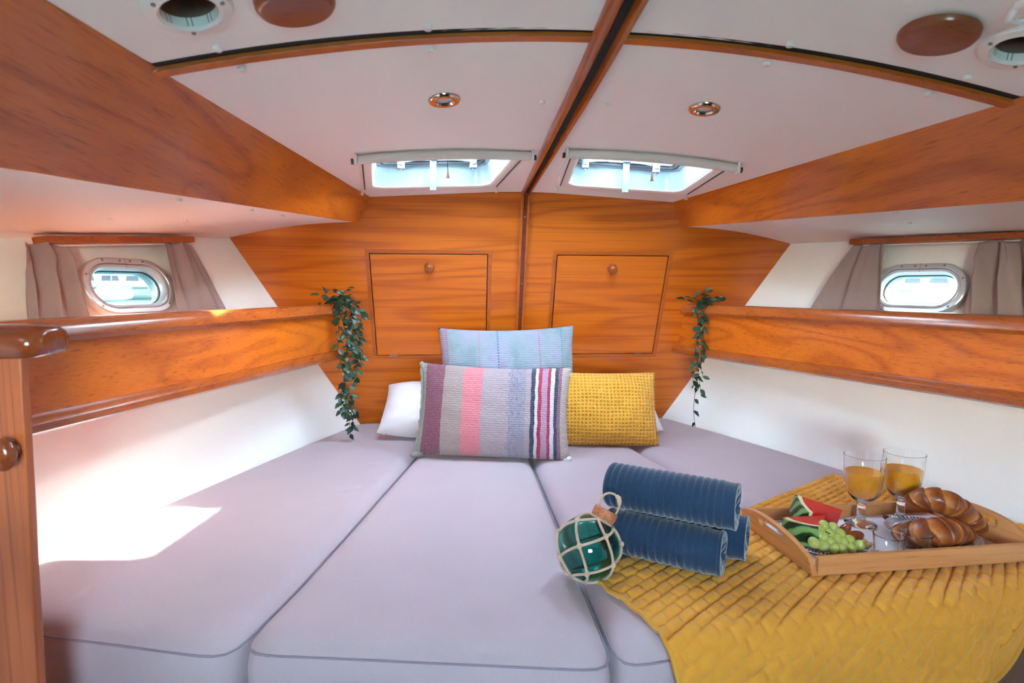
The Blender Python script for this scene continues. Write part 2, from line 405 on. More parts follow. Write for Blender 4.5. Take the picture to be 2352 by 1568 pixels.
# ------------------------------------------------------------------ hull side walls with portholes
PORT = {-1: (1.540, 1.111), 1: (1.500, 1.111)}
PA, PR = .0525, .0715                     # half straight length, corner radius of the flange outline
def stad(a, r, seg=14):
    o = []
    for cx, a0 in ((a, -90), (-a, 90)):
        for i in range(seg+1):
            t = rad(a0+180*i/seg); o.append((cx+r*cos(t), r*sin(t)))
    return o
def wmap(s):
    def f(y, z, off): return Vector((s*(wallx(y, z)+off*.944), y, z-off*.33))
    return f
for s, nm in ((-1, 'left'), (1, 'right')):
    py, pz = PORT[s]
    ol = [(-1.0, -.01), (-.5, -.01), (0, -.01), (.5, -.01), (1.0, -.01), (1.5, -.01), (2.0, -.01), (2.35, -.01), (2.32, .30), (yb(.6)+.005, .6), (yb(1.0)+.005, 1.0), (yb(1.3)+.005, 1.3), (1.5, 1.3), (1.0, 1.30), (.5, 1.30), (0, 1.30), (-1.0, 1.30)]
    hole = [(py+u, pz+v*.944) for u, v in stad(PA, PR-.016)]
    sheet(ol, [hole], wmap(s), .02, step=.07).obj('wall_'+nm, M_HULL, None, True, angle=40, label='cream padded hull side wall with oval porthole on the %s side' % SIDE[s], kind='structure')
    # porthole
    base = wmap(s)(py, pz, 0)
    dy = wmap(s)(py+.05, pz, 0)-wmap(s)(py-.05, pz, 0); dz_ = wmap(s)(py, pz+.05, 0)-wmap(s)(py, pz-.05, 0)
    ey = dy.normalized(); ez = (dz_-ey*dz_.dot(ey)).normalized(); en = ey.cross(ez)
    if en.x*s > 0: en = -en               # into the cabin
    def L(u, v, n_): return base+ey*u+ez*v+en*n_
    win = thing('window_%d' % (1 if s < 0 else 2), ('oval aluminium porthole with clear glass onto the harbour boats' if s < 0 else 'oval aluminium porthole with salt-spotted glass'), None, L(0, -PR, 0), kind='structure')
    def ring(prof, name, mat, closed=True):
        secs = []
        n = len(stad(1, 1))
        for k in range(n):
            sec = []
            for d, h in prof:
                u, v = stad(PA, PR+d)[k]; sec.append(L(u, v, h))
            secs.append(sec)
        return B().loft(secs, True, False, True).obj(name, mat, win, True, angle=35)
    ring([(.001, -.004), (.001, .021), (-.002, .0235), (-.012, .0240), (-.0135, .0220), (-.0135, -.004)], 'flange', M_ALU)
    ring([(-.0145, -.02), (-.0145, .019), (-.0165, .0205), (-.022, .0195), (-.027, .010), (-.027, -.02)], 'inner_ring', M_ALU)
    ring([(-.0271, -.004), (-.0271, .002), (-.0290, .002), (-.0290, -.004)], 'gasket', M_DARKGREY)
    B().add([L(u, v, -.006) for u, v in stad(PA, PR-.0272)], [tuple(range(len(stad(1, 1))))]).obj('glass', M_PANE if s < 0 else M_PANE_DIRTY, win)
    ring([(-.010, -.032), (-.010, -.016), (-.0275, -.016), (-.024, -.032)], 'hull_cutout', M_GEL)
    B().box(L(0, PR-.006, .0241), (.0006, .0006, .0006)).add([L(-.0004, PR+.001, .0243), L(.0004, PR+.001, .0243), L(.0004, PR-.024, .0243), L(-.0004, PR-.024, .0243)], [(0, 1, 2, 3)]).obj('joint_line', M_DARKGREY, win)
    Rp = Matrix((ey, en.cross(ey), en)).transposed()
    mid = stad(PA, PR-.0065)
    for u in (-.06, -.014, .014, .05):
        B().lathe([(.0001, .0238), (.0027, .0238), (.003, .0245), (.0026, .0251), (.0001, .0247)], L(u, PR-.0065, 0), Rp, 12).obj('screw', M_STEEL, win)
    for k in (3, 9, 20, 26):
        u, v = mid[k]
        B().lathe([(.0001, .0238), (.0027, .0238), (.003, .0245), (.0026, .0251), (.0001, .0247)], L(u, v, 0), Rp, 12).obj('screw', M_STEEL, win)

# ------------------------------------------------------------------ wooden beams (fascia) on both sides
for s, nm, mat in ((-1, 3, W_Y), (1, 4, W_YR)):
    secs = []
    for i in range(15):
        y = -1.0+(1.93+1.0)*i/14
        xu, zu = xs_(y), 1.4025; xl, zl = beam_lo(y)
        n = Vector((zu-zl, 0, xl-xu)).normalized()     # outward-up
        yy = lambda z: min(y, yb(z)+.004)
        secs.append([(s*xu, yy(zu), zu), (s*xl, yy(zl), zl), (s*(xl+n.x*.018), yy(zl), zl+n.z*.018), (s*(xu+n.x*.018), yy(zu), zu+n.z*.018)])
    B().loft(secs).obj('trim_%d' % nm, mat, None, bevel=.0015, label='broad sloping teak fascia between headliner and side deck, %s side' % SIDE[s], kind='structure')

# ------------------------------------------------------------------ ceiling
ceil = thing('ceiling', 'off-white cabin headliner in screwed panels between teak trims', None, (0, .9, 1.40), kind='structure')
SKY = {-1: (-.275, 1.597, .343, .333, rad(8.0)), 1: (.269, 1.578, .340, .328, rad(-5.5))}
VENT = {-1: (-.524, .708), 1: (.512, .709)}
def skyhole(s, d=0.0, r=.045): 
    cx, cy, a, h, an = SKY[s]; return rrect(cx, cy, a+2*d, h+2*d, r+d, 7, an)
def cmap(x, y, off): return Vector((x, min(y, 1.90), cz(x, y)+off))
def xdy(x): return -.046*(x/.62)**2
caps_back = {-1: [(-.522, .862), (-.261, .884), (-.062, 1.101)], 1: [(.261, .886), (.515, .862), (.063, 1.101)]}
caps_front = {-1: [(-.530, .800), (-.262, .828)], 1: [(.263, .828), (.522, .800)]}
def cap(x, y, zfun, parent, r=.0058):
    z = zfun(x, y)
    return B().lathe([(.0001, -.0055), (r*.8, -.0055), (r, -.0045), (r, .001)], (x, y, z), None, 14).obj('screw_cap', M_WHITE, parent, True, angle=40)
for s in (-1, 1):
    ys = [.83+(1.893-.83)*i/8 for i in range(9)][1:]; xst = [.012+(xs_(.83)+.002-.012)*i/14 for i in range(15)]
    ol = [(s*x, .872+xdy(x)) for x in reversed(xst)]+[(s*.012, 1.893)]+[(s*(xs_(y)+.002), y) for y in reversed(ys)]
    p = sheet(ol, [skyhole(s)], cmap, .006, step=.06).obj('ceiling_panel', M_CEIL, ceil, True, angle=40)
    for x, y in caps_back[s]: cap(x, y, cz, p)
    ys = [-.95+(.78+.95)*i/10 for i in range(11)]
    ol = [(s*.012, -.95)]+[(s*x, .850+xdy(x)) for x in xst]+[(s*(xs_(y)+.002), y) for y in reversed(ys)]
    vx, vy = VENT[s]
    p = sheet(ol, [[(vx+.034*cos(2*pi*i/24), vy+.034*sin(2*pi*i/24)) for i in range(24)]], lambda x, y, o: cmap(x, y, o+.002), .006, step=.08).obj('ceiling_panel', M_CEIL, ceil, True, angle=40)
    for x, y in caps_front[s]: cap(x, y, lambda a, c: cz(a, c)+.002, p)
    # side deck underside
    def sd(u, v, s=s):
        y = -1.0+(1.96+1.0)*u
        xl, zl = beam_lo(y); zt = walltop(y, s); xt = wallx(y, zt)+.01
        t = v; x = xl+.003+(xt-xl)*t; z = zl+.002+(zt-zl)*t+.012*sin(pi*t)
        return Vector((s*x, min(y, yb(z)+.003), z))
    p = B().grid(sd, 30, 10); n = len(p.v); p.v += [q+Vector((0, 0, .006)) for q in p.v]; p.f += [tuple(i+n for i in reversed(f)) for f in p.f]
    p = p.obj('side_panel', M_CEIL, ceil, True)
    spots = [(.72, .06), (.80, .06), (.86, .10), (.78, .55), (.84, .5), (.70, .6)] if s < 0 else [(.735, .06), (.80, .5), (.70, .5), (.86, .06)]
    for u, v in spots:
        q = sd(u, v); B().lathe([(.0001, -.005), (.0042, -.005), (.005, -.004), (.005, .002)], q, None, 12).obj('screw_cap', M_WHITE, p, True, angle=40)
# unseen deck, added so no light leaks between the ceiling panels
def dmap(x, y, off): return Vector((x, y, max(1.335, cz(min(abs(x), .62), y) if abs(x) < .62 else cz(.62, y)-(abs(x)-.62)*.12)+.030+off))
sheet([(-1.42, -1.0), (1.42, -1.0), (1.42, 2.1), (-1.42, 2.1)], [skyhole(-1, .006), skyhole(1, .006)], dmap, .02, step=.12).obj('light_block_deck', M_DECK, ceil)
# transverse trims
for s, nm in ((-1, 5), (1, 6)):
    t = thing('trim_%d' % nm, 'curved teak batten across the headliner on the %s side' % SIDE[s], None, (s*.3, .86, 1.44), kind='structure')
    def secs(y0, y1, z0, z1, xa=.012, xb=None):
        o = []
        for i in range(17):
            x = xa+((xb or xs_(.83)+.008)-xa)*i/16; dy = -.046*(x/.62)**2+.0
            c = cz(s*x, .862)
            o.append([(s*x, y0+dy, c+z0), (s*x, y1+dy, c+z0), (s*x, y1+dy, c+z1), (s*x, y0+dy, c+z1)])
        return o
    B().loft(secs(.858, .878, -.003, .006)).obj('batten', W_TRIMX, t, bevel=.001)
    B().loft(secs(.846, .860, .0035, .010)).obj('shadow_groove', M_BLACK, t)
# centre line beam under the headliner
t = thing('trim_7', 'grooved teak beam along the centre of the headliner', None, (0, 1.2, 1.44), kind='structure')
def hwid(y): return interp(y, [.2, .76, 1.86], [.030, .026, .0150])
for a, c, nm, m, d0 in ((-1.0, -.22, 'beam_rail', W_TRIM, .013), (.38, 1.0, 'beam_rail', W_TRIM, .013), (-.24, .40, 'groove', M_BLACK, .003)):
    sc = []
    for i in range(30):
        y = -.36+(1.893+.36)*i/29; h = hwid(y); z = zc(y)
        e = .25*(c-a)*h if nm == 'beam_rail' else 0
        sc.append([(a*h, y, z+.004), (a*h, y, z-d0*.55), (a*h+e, y, z-d0), (c*h-e, y, z-d0), (c*h, y, z-d0*.55), (c*h, y, z+.004)])
    B().loft(sc).obj(nm, m, t, True, angle=50)

# ------------------------------------------------------------------ skylight hatches
for s in (-1, 1):
    cx, cy, a, h, an = SKY[s]
    z0 = cz(cx, cy)
    root = thing('window_%d' % (3 if s < 0 else 4), 'skylight hatch with clear lid in the headliner, %s side' % SIDE[s], None, (cx, cy, z0), kind='structure')
    def P(u, v, z): 
        x = cx+u*cos(an)-v*sin(an); y = cy+u*sin(an)+v*cos(an); return Vector((x, y, cz(x, y)+z))
    def rr(d, r=.045): return rrect(0, 0, a+2*d, h+2*d, max(.004, r+d), 7)
    def ringl(prof, name, mat):
        n = len(rr(0)); se = []
        for k in range(n): se.append([P(rr(d)[k][0], rr(d)[k][1], z) for d, z in prof])
        return B().loft(se, True, False, True).obj(name, mat, root, True, angle=35)
    ringl([(.034, .001), (.034, -.004), (.031, -.006), (.006, -.006), (.001, -.003), (-.001, .004), (-.001, .007), (.034, .007)], 'flange', M_CEIL)
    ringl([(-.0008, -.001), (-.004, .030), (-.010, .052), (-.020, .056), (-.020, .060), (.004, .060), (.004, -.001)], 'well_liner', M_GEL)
    ringl([(-.012, .0565), (-.026, .0565), (-.026, .064), (-.012, .064)], 'gasket', M_DARKGREY)
    ringl([(-.014, .0641), (-.034, .0641), (-.036, .070), (-.036, .080), (-.014, .080)], 'hatch_frame', M_ALU)
    ringl([(-.0362, .072), (-.044, .0735), (-.044, .080), (-.0362, .080)], 'lid_gasket', M_DARKGREY)
    n = len(rr(0)); lid = [P(u, v, .081) for u, v in rr(-.020)]
    lid2 = [P(u, v, .089) for u, v in rr(-.020)]
    B().loft([lid, lid2]).obj('lid', M_HATCH, root)
    # two dogging levers on the aft frame
    ve = h/2
    for sx in (-1, 1):
        bx = sx*.105+(.012 if s < 0 else -.02)
        lv = B()
        lv.lathe([(.0001, 0), (.010, 0), (.011, .006), (.010, .020), (.0075, .026), (.0075, .030), (.0001, .030)], P(bx, ve-.058, .044), None, 18)
        lv.box(P(bx, ve-.053, .042), (.020, .022, .014), Matrix.Rotation(an, 3, 'Z'))
        A0 = P(bx, ve-.055, .060); A1 = P(bx-sx*.070, ve-.050, .062)
        d = (A1-A0).normalized(); up = Vector((0, 0, 1)); sd_ = d.cross(up)
        lv.loft([[A0+sd_*q0+up*q1 for q0, q1 in ((-.008, -.010), (.008, -.010), (.008, .008), (-.008, .008))], [A0.lerp(A1, .5)+sd_*q0+up*q1 for q0, q1 in ((-.005, -.005), (.005, -.005), (.005, .004), (-.005, .004))], [A1+sd_*q0+up*q1 for q0, q1 in ((-.004, -.004), (.004, -.004), (.004, .004), (-.004, .004))]])
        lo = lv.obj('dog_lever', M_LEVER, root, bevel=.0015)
        B().lathe([(.0001, -.002), (.004, -.002), (.004, .002), (.0001, .002)], P(bx, ve-.053, .034), None, 12).obj('screw', M_STEEL, lo)
    # flat stay strap hanging from the aft frame
    st = B(); T0 = P(0, ve-.048, .072); T1 = P(0, ve-.030, -.006); T2 = P(.001, ve-.026, -.022)
    ux = Vector((cos(an), sin(an), 0))
    secs = []
    for q in (T0, T1, T2):
        secs.append([q-ux*.0095, q-ux*.004+Vector((0, -.0025, 0)), q+ux*.004+Vector((0, -.0025, 0)), q+ux*.0095, q+ux*.0095+Vector((0, .003, 0)), q-ux*.0095+Vector((0, .003, 0))])
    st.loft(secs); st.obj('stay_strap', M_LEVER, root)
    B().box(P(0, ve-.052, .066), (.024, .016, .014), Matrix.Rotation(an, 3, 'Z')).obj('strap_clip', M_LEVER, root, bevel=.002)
    # roller blind along the forward edge
    an2 = an*.95; vf = -h/2-.036
    ends = [P(-a/2-.034, vf, -.016), P(a/2+.034, vf, -.016)]
    rb = thing('roller_blind', 'beige roller blind, pulled back, on the skylight hatch of the %s side' % SIDE[s], 'blind', (ends[0]+ends[1])/2, 'skylight blinds')
    B().tube([P((a/2+.034)*(2*i/8-1), vf, -.0125) for i in range(9)], .0105, 16).obj('roller_tube', M_BLIND, rb, True, angle=50)
    off = Vector((-sin(an), cos(an), 0))*.020
    bb = [P(-a/2-.022, vf+.024, -.011), P(a/2+.022, vf+.024, -.011)]
    B().tube([P((a/2+.022)*(2*i/8-1), vf+.024, -.0095) for i in range(9)], .0058, 10).obj('bottom_bar', M_BLIND, rb, True, angle=50)
    dirv = (ends[1]-ends[0]).normalized()
    for e, sg in ((ends[0], -1), (ends[1], 1)):
        br = B().box(e+dirv*sg*.004+Vector((0, 0, .004)), (.007, .026, .026), Matrix.Rotation(an, 3, 'Z')).obj('end_bracket', M_WHITE, rb, bevel=.003)
        B().lathe([(.0001, 0), (.0065, 0), (.0065, .006), (.0001, .006)], e+dirv*sg*.0085, Vector((0, 0, 1)).rotation_difference(dirv*sg).to_matrix(), 14).obj('end_plug', M_DARKGREY, br)
    # guide wires along both sides
    for sg in (-1, 1):
        B().tube([P(sg*(a/2+.024), vf+.03, -.008), P(sg*(a/2+.024), h/2-.015, -.008)], .0018, 6).obj('guide_wire', M_DARKGREY, rb)
    c0 = P(.005, vf+.024, -.016); c1 = c0+Vector((0, .001, -.022))
    pc = B().tube([c0, c1], .0008, 6).obj('pull_cord', M_DARKGREY, rb)
    B().lathe([(.0001, 0), (.0016, 0), (.0022, -.006), (.0048, -.020), (.0052, -.022), (.0001, -.022)], c1, None, 16).obj('pull_bell', M_BLIND, pc, True, angle=50)
    for sg in (-1, 1):
        q = P(sg*(a/2+.033), h/2+.030, 0)
        B().lathe([(.0001, -.016), (.0052, -.016), (.0050, -.0145), (.0032, -.011), (.0030, .001)], q, None, 14).obj('blind_peg', M_WHITE, rb, True, angle=40)

# ------------------------------------------------------------------ ceiling fittings
for s in (-1, 1):
    x, y = s*.245, 1.077; z = cz(x, y); nx = -(cz(x+.01, y)-cz(x-.01, y))/.02; ny = -(cz(x, y+.01)-cz(x, y-.01))/.02
    R = Vector((0, 0, 1)).rotation_difference(Vector((nx, ny, 1)).normalized()).to_matrix()
    d = thing('downlight', 'small round chrome downlight in the headliner above the %s side' % ('sun patch' if s < 0 else 'breakfast tray'), 'light', (x, y, z), 'recessed chrome downlights')
    B().lathe([(.016, -.003), (.019, -.0062), (.027, -.0062), (.030, -.003), (.030, .002), (.016, .002)], (x, y, z), R, 40, False).obj('bezel', M_CHROME, d, True, angle=45)
    B().lathe([(.0001, -.0025), (.010, -.003), (.0162, -.001), (.0162, .001)], (x, y, z), R, 28).obj('lens', M_LENS, d, True, angle=60)
    vx, vy = VENT[s]; z = cz(vx, vy)+.002
    nx = -(cz(vx+.01, vy)-cz(vx-.01, vy))/.02; ny = -(cz(vx, vy+.01)-cz(vx, vy-.01))/.02
    R = Vector((0, 0, 1)).rotation_difference(Vector((nx, ny, 1)).normalized()).to_matrix()
    v = thing('ceiling_vent', ('round white open ventilator ring with dark throat, left of a wooden disc' if s < 0 else 'round white open ventilator ring with dark throat, beside the white latch'), 'vent', (vx, vy, z), 'headliner ventilators')
    v['label'] = 'round white ventilator ring with dark throat in the headliner, %s side' % SIDE[s]
    B().lathe([(.0305, .006), (.0305, -.005), (.034, -.008), (.045, -.006), (.048, -.001), (.048, .001), (.034, .002)], (vx, vy, z), R, 40, False).obj('ring', M_WHITE, v, True, angle=45)
    B().lathe([(.0306, -.004), (.0306, .026)], (vx, vy, z), R, 32, False).obj('throat', plain('vent_throat', lin(118, 96, 82), .6), v, True)
    B().lathe([(.0001, .026), (.0315, .026), (.0315, .028), (.0001, .028)], (vx, vy, z), R, 32).obj('insect_mesh', M_BLACK, v)
    for k in range(3):
        an = rad(20+120*k + (90 if s < 0 else 30))
        B().lathe([(.0001, -.0085), (.0024, -.0085), (.0026, -.007), (.0026, -.005)], Vector((vx, vy, z))+R @ Vector((.0395*cos(an), .0395*sin(an), 0)), R, 10).obj('screw', M_STEEL, v)
    dx, dy = s*.414, .734; z = cz(dx, dy)+.002
    nx = -(cz(dx+.01, dy)-cz(dx-.01, dy))/.02; R = Vector((0, 0, 1)).rotation_difference(Vector((nx, 0, 1)).normalized()).to_matrix()
    B().lathe([(.0001, -.013), (.038, -.013), (.043, -.011), (.0465, -.006), (.047, 0), (.0001, 0)], (dx, dy, z), R, 44).obj('deck_plug', M_DISC, None, True, angle=50, label='round red-brown wooden blanking disc beside the ventilator of the %s side' % SIDE[s], cat='wooden disc', group='wooden blanking discs')
lx, ly = .452, .635; z = cz(lx, ly)
lt = thing('latch', 'small white plastic latch on the headliner between wooden disc and ventilator ring', 'latch', (lx, ly, z))
B().box((lx, ly, z-.003), (.045, .024, .010)).obj('plate', M_WHITE, lt, bevel=.003)
B().tube([(lx-.018, ly+.012, z-.004), (lx-.014, ly+.024, z-.012), (lx+.002, ly+.026, z-.013), (lx+.020, ly+.014, z-.006)], .004, 10).obj('bail', M_WHITE, lt, True)

# ------------------------------------------------------------------ shelves along both sides
def stx(y): return .610+.225*(2.05-y)
def stz(y): return 1.055+.012*(2.05-y)
def sbx(y): return .600+.225*(2.096-y)
def sbz(y): return .866+.022*(2.10-y)
for s in (-1, 1):
    y0 = .80 if s < 0 else -.2
    root = thing('shelf', 'long teak shelf with rounded rail on the %s side of the berth' % SIDE[s], 'shelf', (s*stx(1.4), 1.4, sbz(1.4)), 'side shelves')
    def run(prof_fn, name, mat, bev=0, sm=True, yend=None):
        secs = []
        for i in range(13):
            secs.append([])
            for k, (x, z, e) in enumerate(prof_fn(0)): pass
            secs.pop()
            ye = lambda z: yb(z)-.0005
            pts = []
            t = i/12
            n = len(prof_fn(1.0))
            for k in range(n):
                yy = y0+(2.05-y0)*t
                x, z, e = prof_fn(yy)[k]
                y1 = ye(z); yv = y0+(y1-e-y0)*t
                x, z, e = prof_fn(yv)[k]
                pts.append((s*x, yv, z))
            secs.append(pts)
        return B().loft(secs).obj(name, mat, root, sm, bev, angle=40)
    # (x, z, end setback)
    run(lambda y: [(stx(y)-.012, stz(y)-.036, .0), (stx(y)-.018, stz(y)-.028, .0), (stx(y)-.016, stz(y)-.014, .0), (stx(y)-.007, stz(y)-.003, .0), (stx(y)+.004, stz(y), .0), (stx(y)+.026, stz(y), .0), (stx(y)+.030, stz(y)-.006, .0), (stx(y)+.030, stz(y)-.036, .0)], 'top_rail', W_TRIM)
    def fp(y):
        x1, z1 = stx(y)+.002, stz(y)-.034; x0, z0_ = sbx(y)+.008, sbz(y)+.020
        return [(x0, z0_, 0), (x1, z1, 0), (x1+.016, z1, 0), (x0+.016, z0_, 0)]
    run(fp, 'front_panel', W_Y if s > 0 else W_YR, 0, False)
    run(lambda y: [(sbx(y)+.010, sbz(y)+.032, 0), (sbx(y)-.004, sbz(y)+.028, 0), (sbx(y)-.012, sbz(y)+.018, 0), (sbx(y)-.010, sbz(y)+.006, 0), (sbx(y)+.000, sbz(y), 0), (sbx(y)+.028, sbz(y), 0), (sbx(y)+.028, sbz(y)+.032, 0)], 'bottom_rail', W_TRIM)
    def board(y): return [(sbx(y)+.02, .905, 0), (sbx(y)+.02, .917, 0), (wallx(y, .917)-.003, .917, 0), (wallx(y, .905)-.003, .905, 0)]
    run(board, 'shelf_board', W_Y, 0, False)

# ------------------------------------------------------------------ curtain rails and curtains
RAIL = {-1: (1.345, 1.735), 1: (1.270, 1.690)}
for s in (-1, 1):
    ya, ybb = RAIL[s]
    r = thing('curtain_rail', 'thin teak curtain rail over the %s porthole' % ('clear-glass' if s < 0 else 'salt-spotted'), 'curtain rail', (s*wallx((ya+ybb)/2, 1.23), (ya+ybb)/2, 1.205), 'porthole curtain rails')
    secs = []; tr = []
    for i in range(11):
        y = ya+(ybb-ya)*i/10; zt = walltop(y, s)-.001
        t_ = i/10; xw = wallx(ya, walltop(ya, s)-.01)*(1-t_)+wallx(ybb, walltop(ybb, s)-.01)*t_
        secs.append([(s*(xw-.026), y, zt+.006), (s*(xw-.058), y, zt+.010), (s*(xw-.060), y, zt-.007), (s*(xw-.030), y, zt-.011)])
        tr.append((s*(xw-.046), y, zt-.0115))
    B().loft(secs).obj('batten', W_TRIM, r, bevel=.002)
    B().tube(tr, .0022, 8).obj('track', M_WHITE, r)
def curtain(s, tops, bots, folds, amp, seed, label, zbot=.955, bunch=0.0):
    rnd = random.Random(seed); ph = rnd.uniform(0, 6)
    def fn(u, v):
        vv = v**.85
        y = (tops[0]+(tops[1]-tops[0])*u)*(1-vv)+(bots[0]+(bots[1]-bots[0])*u)*vv
        zt = walltop((tops[0]+tops[1])/2, s)-(.008 if s < 0 else .0115)
        z = zt+(zbot-zt)*v+.004*sin(u*9+seed)*(1-v)
        f = sin(2*pi*folds*u+ph+.7*sin(3*v+seed))+.35*sin(2*pi*folds*2.3*u+1.7*v*2+seed)
        off = .026+.020*(1-v)**2+amp*(f+1.2)*(.55+.45*min(1, v*3))*(1-.35*v)+bunch*math.exp(-((v-.12)/.09)**2)*(.6+.6*sin(7*u+seed))
        return Vector((s*(wallx(y, z)-off), y, z))
    b = B().grid(fn, 64, 40)
    o = b.obj('curtain', M_CURT, None, True, label=label, cat='curtain', group='porthole curtains')
    md = o.modifiers.new('thick', 'SOLIDIFY'); md.thickness = .0015
    return o
curtain(-1, (1.300, 1.385), (1.235, 1.375), 2.2, .0135, 3, 'bunched mauve-grey curtain with knotted top beside the half-height cabinet panel', bunch=.012)
curtain(-1, (1.640, 1.730), (1.600, 1.800), 1.6, .0095, 8, 'mauve-grey curtain flaring toward the bulkhead, by the clear-glass porthole')
curtain(1, (1.595, 1.678), (1.530, 1.765), 1.7, .0120, 12, 'mauve-grey curtain lit at its hem, beside the bulkhead end of the salt-spotted porthole')
cc = curtain(1, (1.268, 1.368), (1.160, 1.332), 2.4, .0170, 21, 'deeply folded mauve-grey curtain covering the forward side of the salt-spotted porthole', bunch=.006)
# cord ring hanging on the rail
yq = 1.605; zq = walltop(yq, 1)-.026
cr = thing('cord_loop', 'small white cord loop hanging from the rail above the salt-spotted porthole', 'cord', (wallx(yq, zq)-.03, yq, zq))
B().tube([(wallx(yq, zq)-.034, yq+.010*cos(2*pi*i/18)*.5, zq-.014+.015*sin(2*pi*i/18)) for i in range(18)], .0016, 7, True).obj('loop', M_WHITE, cr, True)
B().tube([(wallx(yq, zq)-.034, yq+.03, zq-.001), (wallx(yq, zq)-.034, yq+.012, zq-.004), (wallx(yq, zq)-.034, yq, zq+.0005)], .0014, 6).obj('cord', M_WHITE, cr, True)

# ------------------------------------------------------------------ half-height cabinet panel at the entrance
cb = thing('cabinet', 'dark teak half-height cabinet panel with rounded cap and oval knob', 'cabinet', (-.95, .76, .0))
B().add([(-1.16, .75, 0), (-.786, .75, 0), (-.760, .75, 1.040), (-1.16, .75, 1.040), (-1.16, .764, 0), (-.786, .764, 0), (-.760, .764, 1.040), (-1.16, .764, 1.040)],
        [(0, 1, 2, 3), (4, 7, 6, 5), (0, 4, 5, 1), (1, 5, 6, 2), (2, 6, 7, 3), (3, 7, 4, 0)]).obj('front_panel', W_Z, cb, bevel=.002); cfp = cb.children[0]
secs = []
for i, (x, k) in enumerate(((-1.16, 1), (-.80, 1), (-.755, 1), (-.740, .96), (-.731, .82), (-.7285, .55))):
    secs.append([(x, .764+yy*k, 1.052+zz*k) for yy, zz in ((-.028, -.020), (-.036, -.012), (-.038, .0), (-.032, .012), (-.018, .020), (.018, .020), (.032, .012), (.038, .0), (.036, -.012), (.028, -.020))])
B().loft(secs).obj('top_cap', W_CAP, cb, True, angle=50)
Rk = Vector((0, 0, 1)).rotation_difference(Vector((0, -1, 0))).to_matrix()
kb = B().lathe([(.0001, 0), (.009, 0), (.0085, .006), (.011, .010), (.0155, .015), (.0165, .020), (.0145, .025), (.009, .028), (.0001, .029)], (0, 0, 0), Rk, 28)
kb.v = [Vector((p.x*.92, p.y, p.z*1.25))+Vector((-.776, .750, .915)) for p in kb.v]
kb.obj('knob', W_CAP, cfp, True, angle=60)

# ------------------------------------------------------------------ berth base and cushions
def gapx(y): return smoothint(y, [.5, .806, 1.078, 1.73, 2.2, 2.4], [.60, .552, .494, .364, .272, .23], .05)
ol = [(-.556, .83), (0, .76), (.556, .83), (.84, .90), (1.05, .97)]
pts = ol+[(gw(y)-.10, y) for y in (1.0, 1.2, 1.4, 1.6, 1.8, 2.0, 2.19)]+[(-(gw(y)-.10), y) for y in (2.19, 2.0, 1.8, 1.6, 1.4, 1.2, 1.0)]+[(-1.05, .97), (-.84, .90)]
B().loft([[(x*k, y, z) for x, y in pts] for z, k in ((.0, .78), (.30, .90), (.466, 1.0))]).obj('berth_platform', M_PAD, None, label='brown berth platform under the lavender cushions', cat='berth')
def dens(poly, step=.025):
    o = []
    for i in range(len(poly)):
        a = Vector(poly[i]); c = Vector(poly[(i+1) % len(poly)]); n = max(1, int((c-a).length/step))
        o += [a.lerp(c, k/n) for k in range(n)]
    return o
def smoothp(p, it=3):
    for _ in range(it): p = [(p[i-1]+p[i]*2+p[(i+1) % len(p)])/4 for i in range(len(p))]
    return p
def mitre(poly, d):
    n = len(poly); P = [Vector(q) for q in poly]
    ar = sum(P[i-1].x*P[i].y-P[i].x*P[i-1].y for i in range(n)); sg = 1 if ar > 0 else -1; o = []
    for i in range(n):
        e0 = (P[i]-P[i-1]).normalized(); e1 = (P[(i+1) % n]-P[i]).normalized()
        n0 = Vector((-e0.y, e0.x))*sg; n1 = Vector((-e1.y, e1.x))*sg; m = (n0+n1)/max(.3, 1+n0.dot(n1)); o.append(P[i]+m*d)
    return o
def offset_ring(poly, d, step=.022, it=3):
    Q = mitre(poly, d); o = []; n = len(poly)
    for i in range(n):
        k = max(1, int((Vector(poly[(i+1) % n])-Vector(poly[i])).length/step))
        o += [Q[i].lerp(Q[(i+1) % n], j/k) for j in range(k)]
    return smoothp(o, it)
